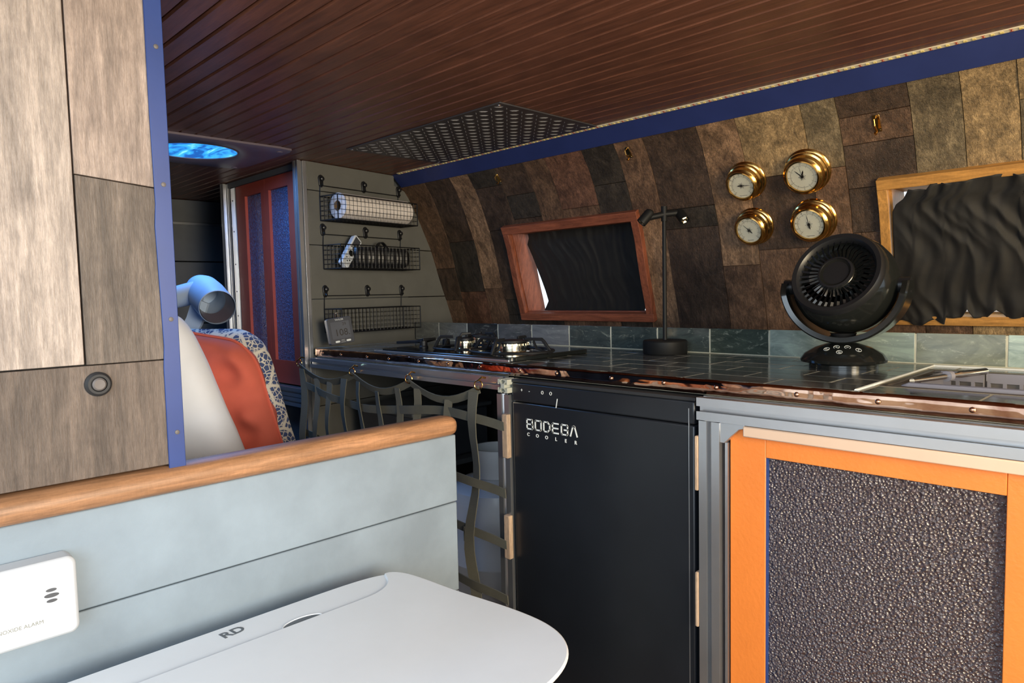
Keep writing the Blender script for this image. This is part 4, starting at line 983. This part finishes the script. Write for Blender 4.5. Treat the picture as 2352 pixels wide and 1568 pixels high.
for k, (x, z) in enumerate(rg[:4]):
    rgm = MB().tube([Vector((x+.009*math.cos(2*PI*i/20), 1.060+.004*math.cos(2*PI*i/20), z-.012+.011*math.sin(2*PI*i/20))) for i in range(21)], .0014, 8)
    rgm.tube([Vector((x+.012, 1.072, z+.004)), Vector((x+.010, 1.062, z+.007)), Vector((x+.002, 1.058, z-.001))], .0022, 8)
    obj('ring', rgm, 'brass', cn, label='small brass ring')
obj('tag', MB().box(-1.245, 1.052, -.585, -1.228, 1.0535, -.55), 'web', cn)

bx = thing('under_counter_lining', 'dark open storage bay under the hob behind the cargo net', 'storage bay', (-1.6, 1.3, -.95))
obj('back_panel', MB().box(-1.99, 1.60, -.945, -1.14, 1.61, -.20), 'shadow', bx)
obj('shelf', MB().box(-1.99, 1.16, -.52, -1.62, 1.60, -.505), 'greydark', bx)
obj('leg', MB().box(-1.655, 1.155, -.945, -1.637, 1.172, -.505), 'alu', bx)
tk = thing('gas_cylinder', 'white painted gas cylinder standing behind the net beside the post', 'gas cylinder', (-1.405, 1.32, -.95))
TX, TY = -1.405, 1.315; tr = .135
obj('body', MB().lathe([(.10, -.945), (tr-.01, -.935), (tr, -.91), (tr, -.735), (tr+.001, -.733), (tr+.001, -.729), (tr, -.727), (tr, -.56), (tr-.008, -.535), (tr-.035, -.515), (.06, -.503), (0, -.50)], 48, Matrix.Translation((TX, TY, 0))), 'warmwhite', tk)
obj('collar', MB().lathe([(.066, -.503), (.066, -.43), (.069, -.425), (.063, -.425), (.063, -.503)], 32, Matrix.Translation((TX, TY, 0))), 'warmwhite', tk)
obj('valve', MB().lathe([(.018, -.50), (.018, -.47), (.026, -.465), (.026, -.45), (0, -.448)], 16, Matrix.Translation((TX, TY, 0))), 'brass_dark', tk)
sb = thing('storage_box', 'dark grey box with a flat lid behind the cargo net', 'box', (-1.75, 1.36, -.505))
obj('body', MB().box(-1.94, 1.22, -.504, -1.66, 1.52, -.36), 'lcd', sb, bevel=.006)
obj('lid', MB().box(-1.95, 1.21, -.360, -1.65, 1.53, -.345), 'greydark', sb, bevel=.004)

# ================================================================== BED AND PILLOWS
bd = thing('bed', 'grey covered bed platform behind the low wall', 'bed', (-1.9, .4, -.95))
obj('platform', MB().box(-3.05, -.10, -.945, -1.06, .80, -.57), 'greydark', bd)
obj('mattress', MB().box(-3.05, -.10, -.568, -1.06, .805, -.478), 'mattress', bd, bevel=.03)
def pillow(name, corners, th_, m, label, cat='pillow', piping=None, wr=0, seed=0):
    TL, TR, BR, BL = map(Vector, corners); c = (TL+TR+BR+BL)/4; rnd = random.Random(seed); p1, p2, p3 = (rnd.uniform(0, 6) for _ in range(3))
    nrm = (TR-TL).cross(BL-TL).normalized()
    if nrm.dot(-c) < 0: nrm = -nrm
    n = 36; mb = MB(); vs = []
    def q(u, v):                                   # u,v in -1..1; the sides pull in between the corners
        uu = u*(1-.03*(1-v*v)-.13*v**8); vv = v*(1-.03*(1-u*u)-.13*u**8)
        a, b_ = (uu+1)/2, (vv+1)/2
        return (TL*(1-a)+TR*a)*b_+(BL*(1-a)+BR*a)*(1-b_)
    def H(u, v):
        e = max(0, (1-u**4)*(1-v**4))**.5
        w_ = wr*(math.sin(9*v+4*u+p1)+.6*math.sin(16*v-5*u+p2)+.5*math.sin(11*u+p3))*(abs(u)**2*.8+.2)
        return e*(th_/2)*(1+w_)
    for s_ in (1, -1):
        vs += [q(-1+2*i/n, -1+2*j/n)+nrm*s_*H(-1+2*i/n, -1+2*j/n) for i in range(n+1) for j in range(n+1)]
    m_ = (n+1)**2; fs = []
    for i in range(n):
        for j in range(n):
            a, b_, c_, d = i*(n+1)+j, (i+1)*(n+1)+j, (i+1)*(n+1)+j+1, i*(n+1)+j+1
            fs += [(a, b_, c_, d), (m_+d, m_+c_, m_+b_, m_+a)]
    t = thing(name, label, cat, tuple((BL+BR)/2))
    mb.add(vs, fs); o = obj('cushion', mb, m, t, smooth=180)
    bm = bmesh.new(); bm.from_mesh(o.data); bmesh.ops.remove_doubles(bm, verts=bm.verts, dist=1e-5); bmesh.ops.recalc_face_normals(bm, faces=bm.faces); bm.to_mesh(o.data); bm.free()
    if piping:
        pts = [q(-1+2*i/20, 1) for i in range(20)]+[q(1, 1-2*i/20) for i in range(20)]+[q(1-2*i/20, -1) for i in range(20)]+[q(-1, -1+2*i/20) for i in range(21)]
        obj('piping', MB().tube(pts, .0035, 6), piping, t)
    return t
R3 = lambda px, py, d: (RIGHT*(px-1176)-UP*(py-784)+FWD*1600)*(d/1600)
pillow('pillow', [R3(235, 680, 1.47), R3(420, 715, 1.47), R3(604, 1130, 1.52), R3(300, 1150, 1.50)], .12, 'white_cloth', 'white pillow leaning nearest the blue edged partition', wr=.03, seed=1)
pillow('pillow', [R3(320, 735, 1.64), R3(578, 785, 1.62), R3(690, 1135, 1.68), R3(350, 1180, 1.66)], .12, 'red_cloth', 'terracotta red cushion between the white pillow and the patterned one', piping='red_cloth', wr=.34, seed=5)
pillow('pillow', [R3(290, 745, 1.82), R3(606, 752, 1.80), R3(722, 1140, 1.84), R3(350, 1190, 1.86)], .12, 'leafprint', 'cream cushion with navy leaf print, rearmost of the three', wr=.05, seed=8)

# pale tubular air blower on the bed behind the cushions
ab = thing('tube_blower', 'pale blue lit plastic tube blower on a slanted leg behind the cushions', 'blower', (-1.99, .72, -.46))
p0 = R3(500, 706, 1.86); p1 = R3(462, 664, 2.02); ax = (p1-p0).normalized()
T = frame3(tuple(p0), tuple(ax.orthogonal().normalized()), tuple(ax.cross(ax.orthogonal()).normalized()), tuple(ax)); L = (p1-p0).length
obj('nozzle', MB().lathe([(.040, L*.9), (.0455, 0), (.047, .002), (.047, .006), (.050, L*.55), (.048, L*.85), (.040, L*1.05), (.02, L*1.15), (0, L*1.16)], 48, T), 'tube', ab)
obj('inner_sleeve', MB().lathe([(.0445, .006), (.039, L*.35), (.037, L*.36), (.0435, .006)], 40, T, False), 'vent', ab)
q0 = R3(455, 670, 1.96); q1 = R3(330, 700, 1.96)
obj('tube_arm', MB().tube([q0, (q0+q1)/2, q1], [.032, .030, .030], 28), 'tube', ab)
mb = MB(); a0_, a1_ = R3(455, 690, 1.90), R3(405, 790, 1.88)
obj('leg', MB().ribbon([R3(462, 690, 1.93), R3(448, 735, 1.93), R3(425, 780, 1.93), R3(400, 850, 1.93), Vector((R3(390, 1000, 1.93).x, R3(390, 1000, 1.93).y, -.455))], tuple(FWD.cross(Vector((.3, .3, 1))).normalized()), .045, .012), 'tube', ab)
obj('foot', MB().lathe([(.09, 0), (.088, .008), (.03, .014), (0, .014)], 32, Matrix.Translation((R3(390, 1000, 1.93).x, R3(390, 1000, 1.93).y, -.461))), 'tube', ab)

# ================================================================== KNEE WALL FITTINGS, TOILET
kb = thing('push_latch', 'round black latch with a metal button on the plank partition', 'latch', (PX+.002, .243, -.103))
T = frame3((PX+.002, .243, -.103), (0, 1, 0), (0, 0, 1), (1, 0, 0))
obj('ring', MB().lathe([(.0155, 0), (.0155, .003), (.0125, .0065), (.0095, .0065), (.0085, .0035), (0, .0035)], 40, T), 'seal', kb)
obj('button', MB().lathe([(.0080, .003), (.0080, .0075), (.0062, .009), (0, .0086)], 32, T), 'rivet', kb)
al = thing('carbon_monoxide_alarm', 'white carbon monoxide alarm box on the low grey wall at far left', 'alarm', (PX, .1, -.415))
mb = MB(); mb.prism(rrect(.0875, .0475, .010, 5), (PX, .1125, -.3525), (0, 1, 0), (0, 0, 1), (.034, 0, 0)); obj('body', mb, 'alarm', al, bevel=.004)
AT = lambda y, z: frame3((PX+.0341, y, z), (0, 1, 0), (0, 0, 1), (1, 0, 0))
for y, z, a in ((.1725, -.3400, .0056), (.1725, -.3465, .0077), (.1725, -.3530, .0056)):
    mb = MB(); mb.T = AT(y, z); mb.prism([(a*math.cos(2*PI*k/20), .0020*math.sin(2*PI*k/20)*(1.25 if a > .006 else 1)) for k in range(20)], (0, 0, 0), (1, 0, 0), (0, 1, 0), (0, 0, .0004)); obj('sound_slot', mb, 'lcd', al)
obj('lettering', text('CARBON MONOXIDE ALARM', .0062, AT(.163, -.3755), .0001, 'RIGHT'), 'faint', al)

to = thing('portable_toilet', 'white portable toilet with a rounded lid in front of the low wall', 'toilet', (-.75, .4, -.95))
ZT = -.442
def superell(cx, cy, a, b_, p, n=96):
    r = []
    for k in range(n):
        t = 2*PI*k/n; c, s = math.cos(t), math.sin(t); q = p if c < 0 else 4
        r.append((cx+a*math.copysign(abs(c)**(2/q), c), cy+b_*math.copysign(abs(s)**(2/q), s)))
    return r
def loft(rings):
    mb = MB(); n = len(rings[0][0]); vs = [Vector((x, y, z)) for ring, z in rings for x, y in ring]
    fs = [(i*n+k, i*n+(k+1) % n, (i+1)*n+(k+1) % n, (i+1)*n+k) for i in range(len(rings)-1) for k in range(n)]+[tuple(range(n))[::-1], tuple((len(rings)-1)*n+k for k in range(n))]
    return mb.add(vs, fs)
S = lambda a, b_: superell(-.724, .350, a, b_-.003, 8)
obj('tank', loft([(S(.17, .25), -.945), (S(.18, .26), -.935), (S(.18, .26), -.70), (S(.165, .245), -.69)]), 'white', to)
obj('body', loft([(S(.165, .245), -.69), (S(.185, .265), -.68), (S(.200, .285), -.50), (S(.205, .292), -.475), (S(.205, .292), -.462)]), 'white', to)
obj('deck', loft([(S(.207, .294), -.462), (S(.2115, .298), -.455), (S(.2115, .298), -.446), (S(.2090, .2955), ZT-.0010), (S(.19, .276), ZT-.0010)]), 'white', to)
# raised lid whose seam curves round to the back edge
def arc(cx, cy, rx, ry, a0, a1, n): return [(cx+rx*math.cos(math.radians(a0+(a1-a0)*i/n)), cy+ry*math.sin(math.radians(a0+(a1-a0)*i/n))) for i in range(n+1)]
lidp = [(-.868, .12), (-.868, .405)]
lidp += [(-.867, .54), (-.869, .558), (-.874, .574), (-.883, .588), (-.896, .599), (-.912, .606), (-.9225, .6105)]
lidp += [(-.921, .619), (-.914, .627), (-.904, .633), (-.888, .638), (-.86, .6425), (-.82, .6455), (-.78, .649), (-.74, .655), (-.70, .661), (-.66, .6645), (-.62, .664), (-.585, .655), (-.555, .636), (-.532, .606), (-.518, .565), (-.511, .51), (-.508, .44), (-.508, .28), (-.513, .16), (-.53, .10), (-.57, .07), (-.65, .06), (-.80, .06), (-.85, .075)]
for _ in range(2): lidp = [q for p0_, p1_ in zip(lidp, lidp[1:]+lidp[:1]) for q in ((p0_[0]*.75+p1_[0]*.25, p0_[1]*.75+p1_[1]*.25), (p0_[0]*.25+p1_[0]*.75, p0_[1]*.25+p1_[1]*.75))]
obj('lid', MB().prism(lidp, (0, 0, ZT-.004), (1, 0, 0), (0, 1, 0), (0, 0, .0055)), 'white', to, bevel=.0024)
obj('lid_notch', MB().prism([(-.8672-.0135*math.sin(PI*k/14), .442-.028*math.cos(PI*k/14)) for k in range(15)], (0, 0, ZT-.0012), (1, 0, 0), (0, 1, 0), (0, 0, .0005)), 'lid_grey', to)
obj('notch_rim', MB().tube([(-.8672-.0150*math.sin(PI*k/16), .442-.0295*math.cos(PI*k/16), ZT-.0009) for k in range(17)], .0012, 6), 'white', to)
obj('lettering', text('RD', .024, frame3((-.910, .362, ZT-.0008), (-.12, .99, 0), (-.99, -.12, 0), (0, 0, 1)), .0002, bold=.0006), 'lid_grey', to)

# ================================================================== lift everything to the floor datum
for o in C.objects:
    if o.parent is None and o.type in ('MESH', 'EMPTY'): o.location.z += ZC
